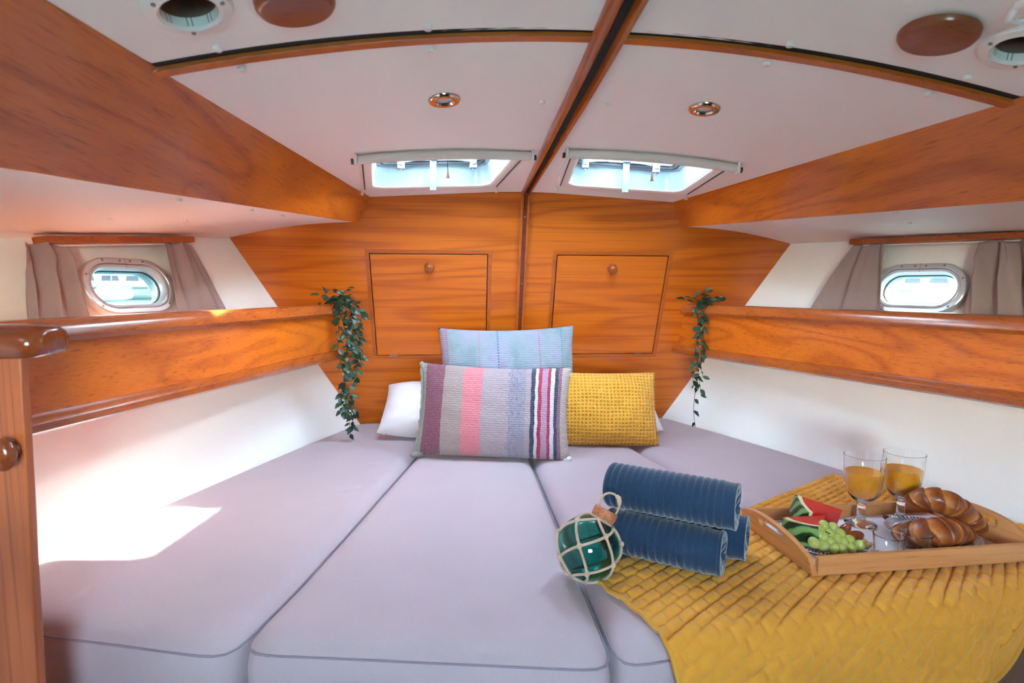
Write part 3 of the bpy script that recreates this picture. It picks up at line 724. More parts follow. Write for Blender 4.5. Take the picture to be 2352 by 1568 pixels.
def cushion(poly, label, seed, ztop=.600):
    p = offset_ring(poly, 0)
    th = .125
    prof = [(.012, -th), (.003, -th+.004), (0, -th+.012), (-.003, -.08), (-.003, -.05), (0, -.026), (.002, -.022), (.008, -.0135), (.017, -.0065), (.030, -.0022), (.048, -.0004), (.075, 0)]
    def cl(x, y, z):
        m = wallx(y, z)-.002; m2 = yb(z)-.002
        return Vector((max(-m, min(m, x)), min(y, m2), z))
    rings = []
    for d, dz in prof:
        q = offset_ring(poly, d)
        rings.append([(a.x, a.y, ztop+dz) for a in q])
    rnd = random.Random(seed); ph = [rnd.uniform(0, 6) for _ in range(6)]
    def und(x, y): return .0018*sin(6*x+ph[0]+2*sin(3*y+ph[1]))*sin(4*y+ph[2])+.001*sin(17*x+9*y+ph[3])
    b = B().loft([[cl(*q) for q in r] for r in rings], True, False)
    inner = [(q[0], q[1]) for q in rings[-1]]
    top = sheet(inner, [], lambda x, y, o: Vector((x, y, ztop+(und(x, y) if all(abs(x-q[0])+abs(y-q[1]) > 2e-4 for q in inner) else 0))), 0, step=.045)
    b.add(top.v, top.f)
    b.f.append(tuple(range(len(p))))
    root = thing('berth_cushion', label, 'mattress', (sum(a.x for a in p)/len(p), sum(a.y for a in p)/len(p), ztop-th), 'lavender berth cushions')
    o = b.obj('cover', M_MATT, root, True)
    bm = bmesh.new(); bm.from_mesh(o.data); bmesh.ops.remove_doubles(bm, verts=bm.verts[:], dist=2e-5); bmesh.ops.recalc_face_normals(bm, faces=bm.faces[:]); bm.to_mesh(o.data); bm.free()
    o.data.polygons.foreach_set('use_smooth', [True]*len(o.data.polygons))
    B().tube([cl(q.x, q.y, ztop-.024) for q in offset_ring(poly, -.0012)], .0016, 6, True).obj('piping', M_SEAM, o, True)
    return root
ysg = [1.0, 1.2, 1.4, 1.6, 1.8, 2.0, 2.19]
wl = [(gw(y)-.003, y) for y in (1.1, 1.25, 1.4, 1.55, 1.7, 1.85, 2.0, 2.10, 2.19)]
for s, lab in ((-1, 'outer lavender-grey cushion with the sun patch, against the hull wall'), (1, 'outer lavender-grey cushion along the hull wall behind the breakfast tray')):
    poly = [(s*.562, .818), (s*.836, .894), (s*1.08, .972)]+[(s*x, y) for x, y in wl]+[(s*(gapx(y)+.004), y) for y in reversed(ysg)]
    cushion(poly, lab, 3+s)
cushion([(-.551, .830), (-.004, .742)]+[(-.004, y) for y in (1.0, 1.5, 2.19)]+[(-(gapx(y)-.004), y) for y in reversed(ysg)], 'empty centre lavender-grey cushion with piped front edge', 11)
cushion([(.551, .830), (.006, .746)]+[(.006, y) for y in (1.0, 1.5, 2.19)]+[((gapx(y)-.004), y) for y in reversed(ysg)], 'centre lavender-grey cushion carrying the quilt and the towels', 17)

# ------------------------------------------------------------------ pillows
def pillow_mesh(wd, ht, th, c, yaw, lean, roll=0.0, seed=1, ears=.10, plump=.55, wr=.004, n=56):
    """c = centre; lean = backwards tilt from upright (rad)"""
    rnd = random.Random(seed); ph = [rnd.uniform(0, 6.28) for _ in range(10)]
    R = Matrix.Rotation(yaw, 3, 'Z') @ Matrix.Rotation(-lean, 3, 'X') @ Matrix.Rotation(roll, 3, 'Y')
    b = B(); uvs = []
    for side in (-1, 1):
        def fn(u, v):
            a = 2*u-1; d = 2*v-1
            px = wd/2*a*(1-ears*(1-d*d)*abs(a)**3); pz = ht/2*d*(1-ears*1.5*(1-a*a)*abs(d)**3)
            e = max(0, (1-abs(a)**2.6))*max(0, (1-abs(d)**2.6))
            t = th/2*e**plump
            edge = min(1, (1-max(abs(a), abs(d)))*5)
            t += wr*edge*(sin(9*a+ph[0]+2*sin(5*d+ph[1]))*.5+sin(14*d+5*a+ph[2])*.35)*(e**.3)
            pz -= .010*(1-a*a)*(1-d)*.5
            return Vector(c)+R @ Vector((px, side*t, pz))
        g0 = len(b.v); b.grid(fn, n, n)
        for j in range(n+1):
            for i in range(n+1): uvs.append((i/n, j/n))
    b.uv = uvs
    return b
def weld(o, d=1e-5):
    bm = bmesh.new(); bm.from_mesh(o.data); bmesh.ops.remove_doubles(bm, verts=bm.verts[:], dist=d); bmesh.ops.recalc_face_normals(bm, faces=bm.faces[:]); bm.to_mesh(o.data); bm.free()
    o.data.polygons.foreach_set('use_smooth', [True]*len(o.data.polygons))

# striped kilim-like cover
t = NT('striped_woven_cover')
tc = t.n('ShaderNodeTexCoord'); sx = t.n('ShaderNodeSeparateXYZ'); t.l(tc.outputs['UV'], sx.inputs[0])
nz = t.noise(tc.outputs['UV'], 9, 3); u = t.math('ADD', sx.outputs[0], t.math('MULTIPLY_ADD', nz, .016, -.008))
g_, bu, ta, co, la, bt, nv, wh, cr_, li, mv, be = [lin(*c) for c in ((150, 152, 146), (128, 70, 92), (164, 144, 142), (216, 124, 136), (170, 152, 160), (150, 142, 158), (58, 58, 84), (212, 204, 212), (170, 40, 78), (184, 140, 168), (140, 100, 122), (190, 174, 168))]
c1 = t.ramp(u, [(0, g_), (.035, bu), (.165, ta), (.30, co), (.425, la), (.60, bt), (.70, la), (.735, nv), (.762, wh), (.785, cr_), (.806, li), (.845, cr_), (.865, wh), (.893, nv), (.915, mv), (.94, be)], 'CONSTANT')
mp = t.n('ShaderNodeMapping'); mp.inputs['Scale'].default_value = (60, 240, 1); t.l(tc.outputs['UV'], mp.inputs[0])
n1 = t.noise(mp.outputs[0], 1, 3, .65)
mp2 = t.n('ShaderNodeMapping'); mp2.inputs['Scale'].default_value = (160, 14, 1); t.l(tc.outputs['UV'], mp2.inputs[0])
n2 = t.noise(mp2.outputs[0], 1, 2)
c2 = t.mix(t.math('MULTIPLY', t.math('GREATER_THAN', n1, .60), .35), c1, lin(226, 206, 206))
dash = t.math('MULTIPLY', t.math('LESS_THAN', t.math('ABSOLUTE', t.math('SUBTRACT', u, .63)), .045), t.math('GREATER_THAN', n2, .60))
c2 = t.mix(t.math('MULTIPLY', dash, .6), c2, lin(84, 92, 138))
t.col(c2); t.set(Roughness=.95); t.b.inputs['Sheen Weight'].default_value = .2
wv = t.n('ShaderNodeTexWave', bands_direction='Y'); wv.inputs['Scale'].default_value = 14; wv.inputs['Distortion'].default_value = 5; wv.inputs['Detail'].default_value = 2; wv.inputs['Detail Scale'].default_value = 3
t.l(tc.outputs['UV'], wv.inputs[0]); t.bump(t.math('ADD', wv.outputs['Fac'], t.math('MULTIPLY', n1, .8)), .7, .0028)
M_STRIPE = t.m
# faded teal patched cover
t = NT('faded_teal_stitched_cover')
tc = t.n('ShaderNodeTexCoord'); sx = t.n('ShaderNodeSeparateXYZ'); t.l(tc.outputs['UV'], sx.inputs[0]); U, V = sx.outputs[0], sx.outputs[1]
mp = t.n('ShaderNodeMapping'); mp.inputs['Scale'].default_value = (5, 2.4, 1); t.l(tc.outputs['UV'], mp.inputs[0]); nb = t.noise(mp.outputs[0], 1, 3, .6)
c1 = t.ramp(nb, [(.30, lin(112, 138, 148)), (.48, lin(138, 152, 164)), (.60, lin(152, 152, 176)), (.75, lin(136, 126, 152))])
c1 = t.mix(t.math('LESS_THAN', U, .06), c1, lin(150, 130, 158))
def stitch(pos, colr, c, wdt=.0045, fr=46):
    on = t.math('MULTIPLY', t.math('LESS_THAN', t.math('ABSOLUTE', t.math('SUBTRACT', U, pos)), wdt), t.math('GREATER_THAN', t.math('SINE', t.math('MULTIPLY', V, fr*6.28)), .0))
    return t.mix(on, c, lin(*colr))
c1 = stitch(.29, (190, 96, 120), c1); c1 = stitch(.425, (46, 96, 150), c1, .006, 34); c1 = stitch(.725, (196, 70, 90), c1); c1 = stitch(.90, (60, 120, 140), c1); c1 = stitch(.05, (170, 70, 100), c1)
box_ = t.math('MULTIPLY', t.math('MULTIPLY', t.math('GREATER_THAN', U, .13), t.math('LESS_THAN', U, .275)), t.math('MULTIPLY', t.math('GREATER_THAN', V, .40), t.math('LESS_THAN', V, .57)))
c1 = t.mix(box_, c1, lin(184, 182, 202))
mp3 = t.n('ShaderNodeMapping'); mp3.inputs['Scale'].default_value = (90, 200, 1); t.l(tc.outputs['UV'], mp3.inputs[0]); nf = t.noise(mp3.outputs[0], 1, 2)
c1 = t.mix(t.math('MULTIPLY', nf, .25), c1, lin(170, 176, 190))
t.col(c1); t.set(Roughness=.95); t.b.inputs['Sheen Weight'].default_value = .2
wv = t.n('ShaderNodeTexWave', bands_direction='Y'); wv.inputs['Scale'].default_value = 15; wv.inputs['Distortion'].default_value = 4; wv.inputs['Detail'].default_value = 2; wv.inputs['Detail Scale'].default_value = 2.2
t.l(tc.outputs['UV'], wv.inputs[0]); t.bump(wv.outputs['Fac'], .55, .0025)
M_TEAL = t.m
# yellow waffle weave
t = NT('mustard_waffle_weave')
tc = t.n('ShaderNodeTexCoord'); sx = t.n('ShaderNodeSeparateXYZ'); t.l(tc.outputs['UV'], sx.inputs[0])
nn = t.noise(tc.outputs['UV'], 6, 2)
su = t.math('SINE', t.math('MULTIPLY', t.math('MULTIPLY_ADD', nn, .02, sx.outputs[0]), 6.283*34)); sv = t.math('SINE', t.math('MULTIPLY', t.math('MULTIPLY_ADD', nn, .03, sx.outputs[1]), 6.283*22))
hole = t.math('MAXIMUM', su, sv)
c1 = t.mix(t.math('MULTIPLY_ADD', hole, .5, .5), lin(214, 134, 22), lin(240, 176, 60))
t.col(c1); t.set(Roughness=.9); t.b.inputs['Sheen Weight'].default_value = .2
t.bump(hole, .75, .003)
M_WAFFLE = t.m

def pillow(label, mat, *a, **k):
    b = pillow_mesh(*a, **k); mn = min(p.z for p in b.v)
    if mn < .599: b.v = [p+Vector((0, 0, .599-mn)) for p in b.v]; mn = .599
    root = thing('pillow', label, 'pillow', (a[3][0], a[3][1], mn))
    o = b.obj('pillow_cover', mat, root, True); weld(o); return root, o
r, o = pillow('plain white cotton pillow with zip pull, behind the striped pillow', M_WPIL, .34, .23, .14, (-.318, 1.975, .680), rad(-6), rad(56), seed=4, ears=.06, plump=.5)
zc0 = Vector((-.462, 1.905, .628))
B().tube([zc0, zc0+Vector((-.006, -.004, -.004)), zc0+Vector((-.012, -.008, -.010))], [.0022, .0030, .0016], 8).obj('zip_pull', M_CHROME, r, True)
pillow('plain white cotton pillow behind the yellow waffle pillow', M_WPIL, .34, .25, .11, (.322, 1.985, .690), rad(3), rad(50), seed=6, ears=.06, plump=.5)
pillow('faded teal-blue stitched pillow standing against the bulkhead', M_TEAL, .470, .355, .11, (-.052, 1.905, .812), rad(-1), rad(20), rad(-1), seed=9, ears=.055, wr=.003)
pillow('mustard yellow waffle-weave pillow', M_WAFFLE, .40, .245, .12, (.236, 1.826, .710), rad(-6), rad(22), rad(.5), seed=12, ears=.035, wr=.003)
r, o = pillow('striped woven pillow in burgundy, coral and grey with tufted corners', M_STRIPE, .472, .285, .135, (-.113, 1.722, .728), rad(-8), rad(20), rad(1.5), seed=15, ears=.05, wr=.003)
M_TUFT = fabric('grey_green_fringe', lin(152, 150, 144), .2, 500, .8)
Rq = Matrix.Rotation(rad(-8), 3, 'Z') @ Matrix.Rotation(-rad(20), 3, 'X') @ Matrix.Rotation(rad(1.5), 3, 'Y')
for sx_, sz_, mt, dx, dz in ((-1, 1, M_TUFT, -.016, .020), (-1, -1, M_TUFT, -.024, -.006), (1, 1, M_WPIL, .006, .003), (1, -1, M_WPIL, .014, -.008)):
    p0 = Vector((-.113, 1.722, .728))+Rq @ Vector((sx_*.225, 0, sz_*.133)); p1 = p0+Rq @ Vector((dx, -.004, dz))
    if p1.z < .608: p1.z = .608
    B().tube([p0-Rq @ Vector((dx, 0, dz))*.6, p0, p0.lerp(p1, .6), p1], [.012, .011, .009, .005], 10).obj('corner_tuft', mt, r, True)
# left fringe edge of the striped pillow
fr = []
for i in range(25):
    d = 2*i/24-1; a = -1
    px = .472/2*a*(1-.05*(1-d*d)); fr.append(Vector((-.113, 1.722, .728))+Rq @ Vector((px-.002, .002*sin(i*1.9), .285/2*d*.97)))
B().tube(fr, [.0055+.0015*sin(i*2.3) for i in range(25)], 8).obj('fringe', M_TUFT, r, True)

# ------------------------------------------------------------------ trailing ivy
t = NT('ivy_leaf_green'); oi = t.n('ShaderNodeObjectInfo'); c1 = t.ramp(oi.outputs['Random'], [(0, lin(20, 40, 26)), (.5, lin(32, 60, 42)), (.8, lin(54, 82, 70)), (1, lin(46, 82, 38))])
t.col(c1); t.set(Roughness=.38); t.b.inputs['Specular IOR Level'].default_value = .5; M_LEAF = t.m
M_STEM = plain('ivy_stem', lin(70, 58, 46), .7)
def leaf_mesh(name, ln, wd, curl):
    rows = [(0, .02), (.18, .62), (.42, 1.0), (.68, .74), (.88, .30), (1, .01)]
    vs_ = []; fs_ = []
    for t_, w_ in rows:
        y = ln*t_; dz = -curl*t_*t_*ln
        vs_ += [(-wd/2*w_, y, dz+.12*wd*w_), (0, y, dz), (wd/2*w_, y, dz+.12*wd*w_)]
    for i in range(len(rows)-1):
        a = i*3; fs_ += [(a, a+1, a+4, a+3), (a+1, a+2, a+5, a+4)]
    me = bpy.data.meshes.new(name); me.from_pydata(vs_, [], fs_); me.materials.append(M_LEAF)
    me.polygons.foreach_set('use_smooth', [True]*len(me.polygons)); return me
LEAVES = [leaf_mesh('leaf', .027, .015, .25), leaf_mesh('leaf', .022, .012, .35), leaf_mesh('leaf', .016, .0075, .2)]
def ivy(label, root_p, strands, seed, cluster):
    rnd = random.Random(seed)
    root = thing('ivy', label, 'plant', root_p)
    rp = Vector(root_p)
    def put(p, d, size, nface, par):
        o = bpy.data.objects.new('leaf', size); COL.objects.link(o); o.parent = par
        y = d.normalized(); z = (nface-y*nface.dot(y)); z = z.normalized() if z.length > .05 else y.orthogonal().normalized(); x = y.cross(z)
        m = Matrix((x, y, z)).transposed().to_4x4(); m.translation = p-rp
        k = rnd.uniform(.9, 1.3); o.matrix_local = m @ Matrix.Scale(k, 4)
    for path, r0, dens_, lmix in strands:
        P = [Vector(q) for q in path]
        # smooth resample
        Q = []
        for i in range(len(P)-1):
            for k in range(6): Q.append(P[i].lerp(P[i+1], k/6))
        Q.append(P[-1])
        for _ in range(3): Q = [Q[0]]+[(Q[i-1]+Q[i]*2+Q[i+1])/4 for i in range(1, len(Q)-1)]+[Q[-1]]
        stem = B().tube(Q, [r0*(1-.5*i/len(Q)) for i in range(len(Q))], 6).obj('stem', M_STEM, root, True)
        L_ = sum((Q[i+1]-Q[i]).length for i in range(len(Q)-1)); n = int(L_*dens_)
        for i in range(n):
            f = (i+.6)/n*(len(Q)-1); k = min(int(f), len(Q)-2); p = Q[k].lerp(Q[k+1], f-k)
            tdir = (Q[k+1]-Q[k]).normalized()
            a = rnd.uniform(0, 2*pi)
            side = Vector((cos(a), -abs(sin(a))*.8, 0))
            d = (side+tdir*rnd.uniform(.1, .9)+Vector((0, 0, rnd.uniform(-.3, .25)))).normalized()
            put(p, d, LEAVES[rnd.choice(lmix)], Vector((rnd.uniform(-.5, .5), -1, rnd.uniform(.2, 1))), stem)
    for i in range(cluster[0]):
        c = rp+Vector((rnd.gauss(0, cluster[1]), rnd.gauss(0, .014), abs(rnd.gauss(.004, .016))+.004))
        d = Vector((rnd.uniform(-1, 1), rnd.uniform(-.8, .3), rnd.uniform(-.1, .8)))
        put(c, d, LEAVES[rnd.choice((0, 1, 1))], Vector((rnd.uniform(-.4, .4), -.7, 1)), root)
    return root
def hang(x, y, zt, zb, sway, seed, over=-1):
    rnd = random.Random(seed); o = []
    n = 7
    for i in range(n+1):
        f = i/n; o.append((x+sway*sin(2.2*f*pi+seed)+rnd.uniform(-.004, .004), y+rnd.uniform(-.006, .006)-.008*f, zt+(zb-zt)*f))
    return o
lx0 = -.640
r0 = (-.628, 1.915, 1.058)
st_ = []
for k, (dx, dy, zb, sw) in enumerate(((.020, 0, .620, .004), (.000, -.005, .760, .010), (.040, .005, .790, .008), (.052, .012, .80, .006), (.012, -.012, .70, .012), (.030, .008, .84, .014), (.060, .018, .86, .006))):
    st_.append(([(r0[0]-.01, r0[1], 1.062), (r0[0]+.014+dx*.5, r0[1]-.01+dy, 1.070)]+hang(r0[0]+.022+dx, r0[1]-.012+dy, 1.045, zb, sw, k+1), .0014, 72 if k else 60, (0, 0, 1, 2)))
for k, (dx, zb) in enumerate(((-.014, .70), (.016, .69), (.010, .645))):
    st_.append(([(r0[0]+.04, r0[1]-.013, .79), (r0[0]+.042+dx*.6, r0[1]-.018, .75), (r0[0]+.042+dx*1.4, r0[1]-.022, zb+.02), (r0[0]+.042+dx*1.3, r0[1]-.024, zb)], .0009, 90, (0, 1, 2)))
st_.append(([(r0[0], r0[1], 1.062), (r0[0]+.03, r0[1]-.01, 1.085), (r0[0]+.045, r0[1]-.01, 1.105)], .0009, 110, (1, 2)))
st_.append(([(r0[0], r0[1], 1.062), (r0[0]+.05, r0[1]+.0, 1.072), (r0[0]+.095, r0[1]+.01, 1.064)], .0009, 60, (1, 2)))
ivy('bushy trailing green ivy hanging over the shelf end on the sun patch side', r0, st_, 5, (34, .030))
r1 = (.632, 1.915, 1.058)
st_ = []
for k, (dx, dy, zb, sw) in enumerate(((-.012, 0, .628, .003), (-.020, -.006, .77, .008), (.006, .004, .80, .006), (-.008, -.012, .74, .006), (.010, .0, .86, .006))):
    st_.append(([(r1[0]+.01, r1[1], 1.062), (r1[0]-.014+dx*.5, r1[1]-.01+dy, 1.070)]+hang(r1[0]-.014+dx, r1[1]-.014+dy, 1.045, zb, sw, k+11), .0014, (28 if k == 0 else 62), (0, 1, 2) if k else (1, 2)))
st_.append(([(r1[0], r1[1], 1.062), (r1[0]-.004, r1[1]-.01, 1.09), (r1[0]+.0, r1[1]-.01, 1.118)], .0009, 80, (1, 2)))
st_.append(([(r1[0], r1[1], 1.062), (r1[0]+.03, r1[1]-.01, 1.078), (r1[0]+.055, r1[1]-.01, 1.082)], .0009, 70, (1, 2)))
ivy('slim trailing green ivy with a bare curled tip on the breakfast tray side', r1, st_, 9, (30, .024))

# ------------------------------------------------------------------ quilt thrown over the berth edge
QA, QB, QC, QD = Vector((.004, .958)), Vector((.790, 1.425)), Vector((.995, 1.060)), Vector((.235, .310))
def yfront(x): return .738+.154*max(0, x) if x < .557 else .824-.002+.277*(x-.562)-.012*min(1, (x-.557)/.05)
def qsurf(a, t_, lift=0.0, pat=True):
    q = QA*(1-a)*(1-t_)+QB*a*(1-t_)+QC*a*t_+QD*(1-a)*t_
    q = q+Vector((-.035*math.exp(-(a/.10)**2)*sin(pi*min(1, t_*1.9))*0, 0))
    x, y = q.x+.012*sin(t_*9)*math.exp(-(a/.12)**2), q.y
    h = 0
    if pat:
        U = a*.915/.037; V = t_*.68/.0255
        iv = math.floor(V); U += .5*(iv % 2)+.05*sin(V*1.7); fu = U-math.floor(U); fv = V-iv
        h = .0068*(1-abs(2*fu-1)**7)*(1-abs(2*fv-1)**5)
    base = .6030+lift+.0025*sin(14*x+5*y)*sin(9*y-4*x)
    ed = min(a, 1-a, t_, 1-t_)
    base += .0015
    r = .036; y1 = yfront(x)+.030; d = y1-y
    wob = .010*sin(19*x+3*y)+.006*sin(33*x)
    if d <= 0: return Vector((x, y, base+h))
    if d < r*pi/2:
        an = d/r; return Vector((x, y1-r*sin(an)-h*sin(an), base-r*(1-cos(an))+h*cos(an)))
    e = d-r*pi/2
    return Vector((x+.10*e*(1-a), y1-r-h-lift-.004-(abs(wob)+.03*e)*min(1, e*8), base-r-e))
quilt = thing('quilt', 'mustard yellow quilted throw spilling over the front edge of the berth', 'blanket', (.5, .95, .601))
o = B().grid(lambda a, t_: qsurf(a, t_, .0), 300, 220).obj('quilted_cloth', M_QUILT, quilt, True)
md = o.modifiers.new('thick', 'SOLIDIFY'); md.thickness = .004; md.offset = -1
edge = [qsurf(i/60, 0) for i in range(61)]+[qsurf(1, i/50) for i in range(1, 51)]+[qsurf(1-i/60, 1) for i in range(1, 61)]+[qsurf(0, 1-i/50) for i in range(1, 50)]
B().tube([p+Vector((0, 0, -.0005)) for p in edge], .0042, 8, True).obj('binding', M_QEDGE, o, True)
# folded-under second layer showing below the hem
def q2(a, t_):
    p = qsurf(.02+.95*a, .86+.235*t_, -.0045, False); return p+Vector((0, .004 if p.z < .57 else 0, 0))
o = B().grid(q2, 90, 30).obj('under_layer', M_QUILT, quilt, True)
md = o.modifiers.new('thick', 'SOLIDIFY'); md.thickness = .003; md.offset = -1
B().tube([q2(i/60, 1) for i in range(61)], .0042, 8).obj('binding', M_QEDGE, o, True)

# ------------------------------------------------------------------ rolled towels
def towel(pL, pR, R, label, rot0, seed):
    pL, pR = Vector(pL), Vector(pR); ax = (pR-pL).normalized(); Ln = (pR-pL).length
    up = Vector((0, 0, 1)); e1 = ax.cross(up).normalized(); e2 = e1.cross(ax)
    turns = 3.6; pitch = .0098; th = .0072; NA = 130; NS = 110
    rnd = random.Random(seed); ph = rnd.uniform(0, 6)
    def pos(l, s_, inner):
        an = rot0+s_*turns*2*pi
        r = R-pitch*turns*s_
        r *= 1+.05*s_*sin(3*an+ph)+.03*sin(2*an+ph)
        rib = .0028*(abs(sin(pi*l/.0128))**.7)
        if Ln-.020 < l < Ln-.005: rib = .0006
        if s_ < .02: rib *= s_/.02
        if l > Ln-.004 or l < .004: rib -= .0012
        rr_ = r+(rib if not inner else -th-rib*.3)
        ext = .004*sin(2.2*an+ph)*s_
        return pL+ax*(l+ext*(1 if l > Ln/2 else -1)*min(1, abs(l-Ln/2)/(Ln/2))**6)+e1*cos(an)*rr_+e2*sin(an)*rr_
    b = B(); secs = []
    for i in range(NA+1):
        l = Ln*i/NA
        secs.append([pos(l, j/NS, False) for j in range(NS+1)]+[pos(l, 1-j/NS, True) for j in range(NS+1)])
    b.loft(secs, True, False)
    n = 2*(NS+1)
    for base, rev in ((0, False), (NA*n, True)):
        for j in range(NS):
            f = (base+j, base+j+1, base+n-2-j, base+n-1-j); b.f.append(f if rev else tuple(reversed(f)))
    return b.obj('towel', M_TOWEL, None, True, angle=60, label=label, cat='towel', group='rolled navy towels')
AX = Vector((.82, -.572, 0)).normalized()
tf = Vector((.241, .921, .6545)); tb = Vector((.314, .977, .6545)); tt = Vector((.274, .940, .7315))
towel(tf-AX*.215, tf, .0435, 'rolled ribbed navy towel at the bottom front, beside the glass float', 3.9, 1)
towel(tb-AX*.225, tb, .0435, 'rolled ribbed navy towel at the bottom rear, nearest the tray', 4.6, 2)
towel(tt-AX*.240, tt, .0455, 'rolled ribbed navy towel lying on top of the other two', 4.2, 3)

# ------------------------------------------------------------------ glass float in a rope net
def glassmat(name, c, rough=0.0, ior=1.45):
    t = NT(name); t.col(c); t.set(Roughness=rough, IOR=ior); t.b.inputs['Transmission Weight'].default_value = 1.0; return t.m
M_FLOAT = glassmat('teal_float_glass', (.10, .52, .46, 1), 0, 1.45)
M_CLEAR = glassmat('clear_glass', (.97, 1, .985, 1), 0, 1.45)
t = NT('cork'); v = t.coord('Object'); n1 = t.noise(v, 130, 4, .7); t.col(t.ramp(n1, [(.3, lin(96, 50, 32)), (.5, lin(186, 116, 84)), (.7, lin(204, 134, 100))])); t.set(Roughness=.85); t.bump(n1, .8, .002); M_CORK = t.m
FC = Vector((.006, .956, .6575)); FR = .0565
fax = Vector((.50, .22, .84)).normalized()
Rf = Vector((0, 0, 1)).rotation_difference(fax).to_matrix()
fl = thing('glass_float', 'teal glass fishing float in knotted rope net with cork stopper', 'float', (FC.x, FC.y, FC.z-FR))
B().sphere(FC, FR, 48, 32, Rf).obj('glass_ball', M_FLOAT, fl, True)
b = B().sphere(FC, FR-.0035, 48, 32, Rf); o = b.obj('inner_surface', M_FLOAT, fl, True)
bm = bmesh.new(); bm.from_mesh(o.data); bmesh.ops.reverse_faces(bm, faces=bm.faces[:]); bm.to_mesh(o.data); bm.free()
B().lathe([(.0001, FR-.003), (.0195, FR-.003), (.0215, FR-.001), (.0225, FR+.010), (.0220, FR+.016), (.0205, FR+.0175), (.0001, FR+.0175)], FC, Rf, 30).obj('cork', M_CORK, fl, True, angle=40); ck = fl.children[-1]
def onball(th, ph, d=.0016): return FC+Rf @ Vector((sin(th)*cos(ph), sin(th)*sin(ph), cos(th)))*(FR+d)
rings_ = [(26, 0), (56, 1), (92, 0), (128, 1), (160, 0)]
NK = 5; ph0 = .35; net = B(); kn = []
for ri, (td, od) in enumerate(rings_):
    for k in range(NK):
        a0 = ph0+2*pi*(k+.5*od)/NK
        if ri+1 < len(rings_):
            t2, o2 = rings_[ri+1]
            for sg in (-.5, .5):
                a1 = a0+2*pi*sg/NK
                net.tube([onball(rad(td+(t2-td)*f), a0+(a1-a0)*f) for f in (0, .25, .5, .75, 1)], .0025, 7)
        if 0 < ri < 4:
            kn.append(onball(rad(td), a0, .0022))
net.tube([onball(rad(24), 2*pi*i/24) for i in range(24)], .0022, 6, True)
net = net.obj('rope_net', M_ROPE, fl, True)
for p in kn: B().sphere(p, (.0052, .0046, .0056), 10, 7, Rf).obj('knot', M_ROPE, net, True)
# bundle under the ball
B().tube([onball(rad(160), a, .002) for a in [2*pi*i/10 for i in range(11)]], .0026, 6).obj('net_tie', M_ROPE, fl, True)
loop = []
for i in range(15):
    f = i/14; an = pi*(1.08-1.16*f)
    loop.append(FC+Rf @ (Vector((.017*cos(an)*(1+.3*sin(pi*f)), -.004+.006*sin(pi*f), FR+.014+.034*sin(pi*f)))))
B().tube(loop, .0021, 7).obj('hanging_loop', M_ROPE, ck, True)
B().tube([loop[8], loop[9]+Vector((.001, 0, .001)), loop[10], loop[11]], [.0035, .0044, .0042, .003], 8).obj('loop_knot', M_ROPE, ck, True)

# ------------------------------------------------------------------ breakfast tray
TA = rad(2.1); TW, TDp = .425, .226; TC = Vector((.616, 1.024, .6125))
te1 = Vector((cos(TA), sin(TA), .0)); te2 = Vector((-sin(TA), cos(TA), 0)); te3 = Vector((0, 0, 1))
def T(u, v, z): return TC+te1*u+te2*v+te3*z
tray = thing('tray', 'pale beech serving tray with handle slots and white base', 'tray', TC)
M_LAM = plain('white_laminate', lin(226, 224, 236), .35)
def tbox(u0, u1, v0, v1, z0, z1):
    return B().add([T(u, v, z) for u in (u0, u1) for v in (v0, v1) for z in (z0, z1)], [(0, 1, 3, 2), (4, 6, 7, 5), (0, 4, 5, 1), (2, 3, 7, 6), (0, 2, 6, 4), (1, 5, 7, 3)])
hw, hd = TW/2, TDp/2
tbox(-hw+.004, hw-.004, -hd+.003, hd-.003, .002, .008).obj('base_board', M_LAM, tray)
tbox(-hw, hw, -hd, -hd+.010, 0, .034).obj('long_side', W_TRAY, tray, bevel=.0015)
tbox(-hw, hw, hd-.010, hd, 0, .034).obj('long_side', W_TRAY, tray, bevel=.0015)
for sg in (-1, 1):
    top = [(hd*(1-2*i/20), .034+.024*(max(0, 1-abs(1-2*i/20)**2.4))) for i in range(21)]
    ol = [(-hd, 0), (hd, 0)]+top
    hole = rrect(0, .040, .082, .017, .0083, 6)
    sheet(ol, [hole], lambda v, z, o, sg=sg: T(sg*(hw-.0005+o+z*.30), v, z), .011).obj('end_board', W_TRAYY, tray, bevel=.0012)
# plates with ticked rims
t = NT('white_china_navy_ticks'); tc = t.n('ShaderNodeTexCoord'); sx = t.n('ShaderNodeSeparateXYZ'); t.l(tc.outputs['Object'], sx.inputs[0])
an = t.math('ARCTAN2', sx.outputs[1], sx.outputs[0]); rr0 = t.math('SQRT', t.math('ADD', t.math('POWER', sx.outputs[0], 2), t.math('POWER', sx.outputs[1], 2)))
tick = t.math('MULTIPLY', t.math('GREATER_THAN', t.math('SINE', t.math('MULTIPLY', an, 76)), .15), t.math('MULTIPLY', t.math('GREATER_THAN', rr0, .0655), t.math('LESS_THAN', rr0, .0795)))
t.col(t.mix(tick, lin(226, 224, 238), lin(38, 38, 84))); t.set(Roughness=.18); M_PLATE = t.m
PL1, PL2 = Vector((.490, 1.016, .6207)), Vector((.727, 1.018, .6207))
for P_, lab in ((PL1, 'white plate with navy ticked rim under the fruit'), (PL2, 'white plate with navy ticked rim under the croissants')):
    B().lathe([(.0001, 0), (.050, 0), (.054, .001), (.066, .0035), (.0812, .0075), (.0822, .0083), (.0812, .0090), (.066, .0055), (.054, .0032), (.0001, .0028)], P_, None, 72).obj('plate', M_PLATE, None, True, angle=50, origin=P_, label=lab, cat='plate', group='ticked-rim plates')
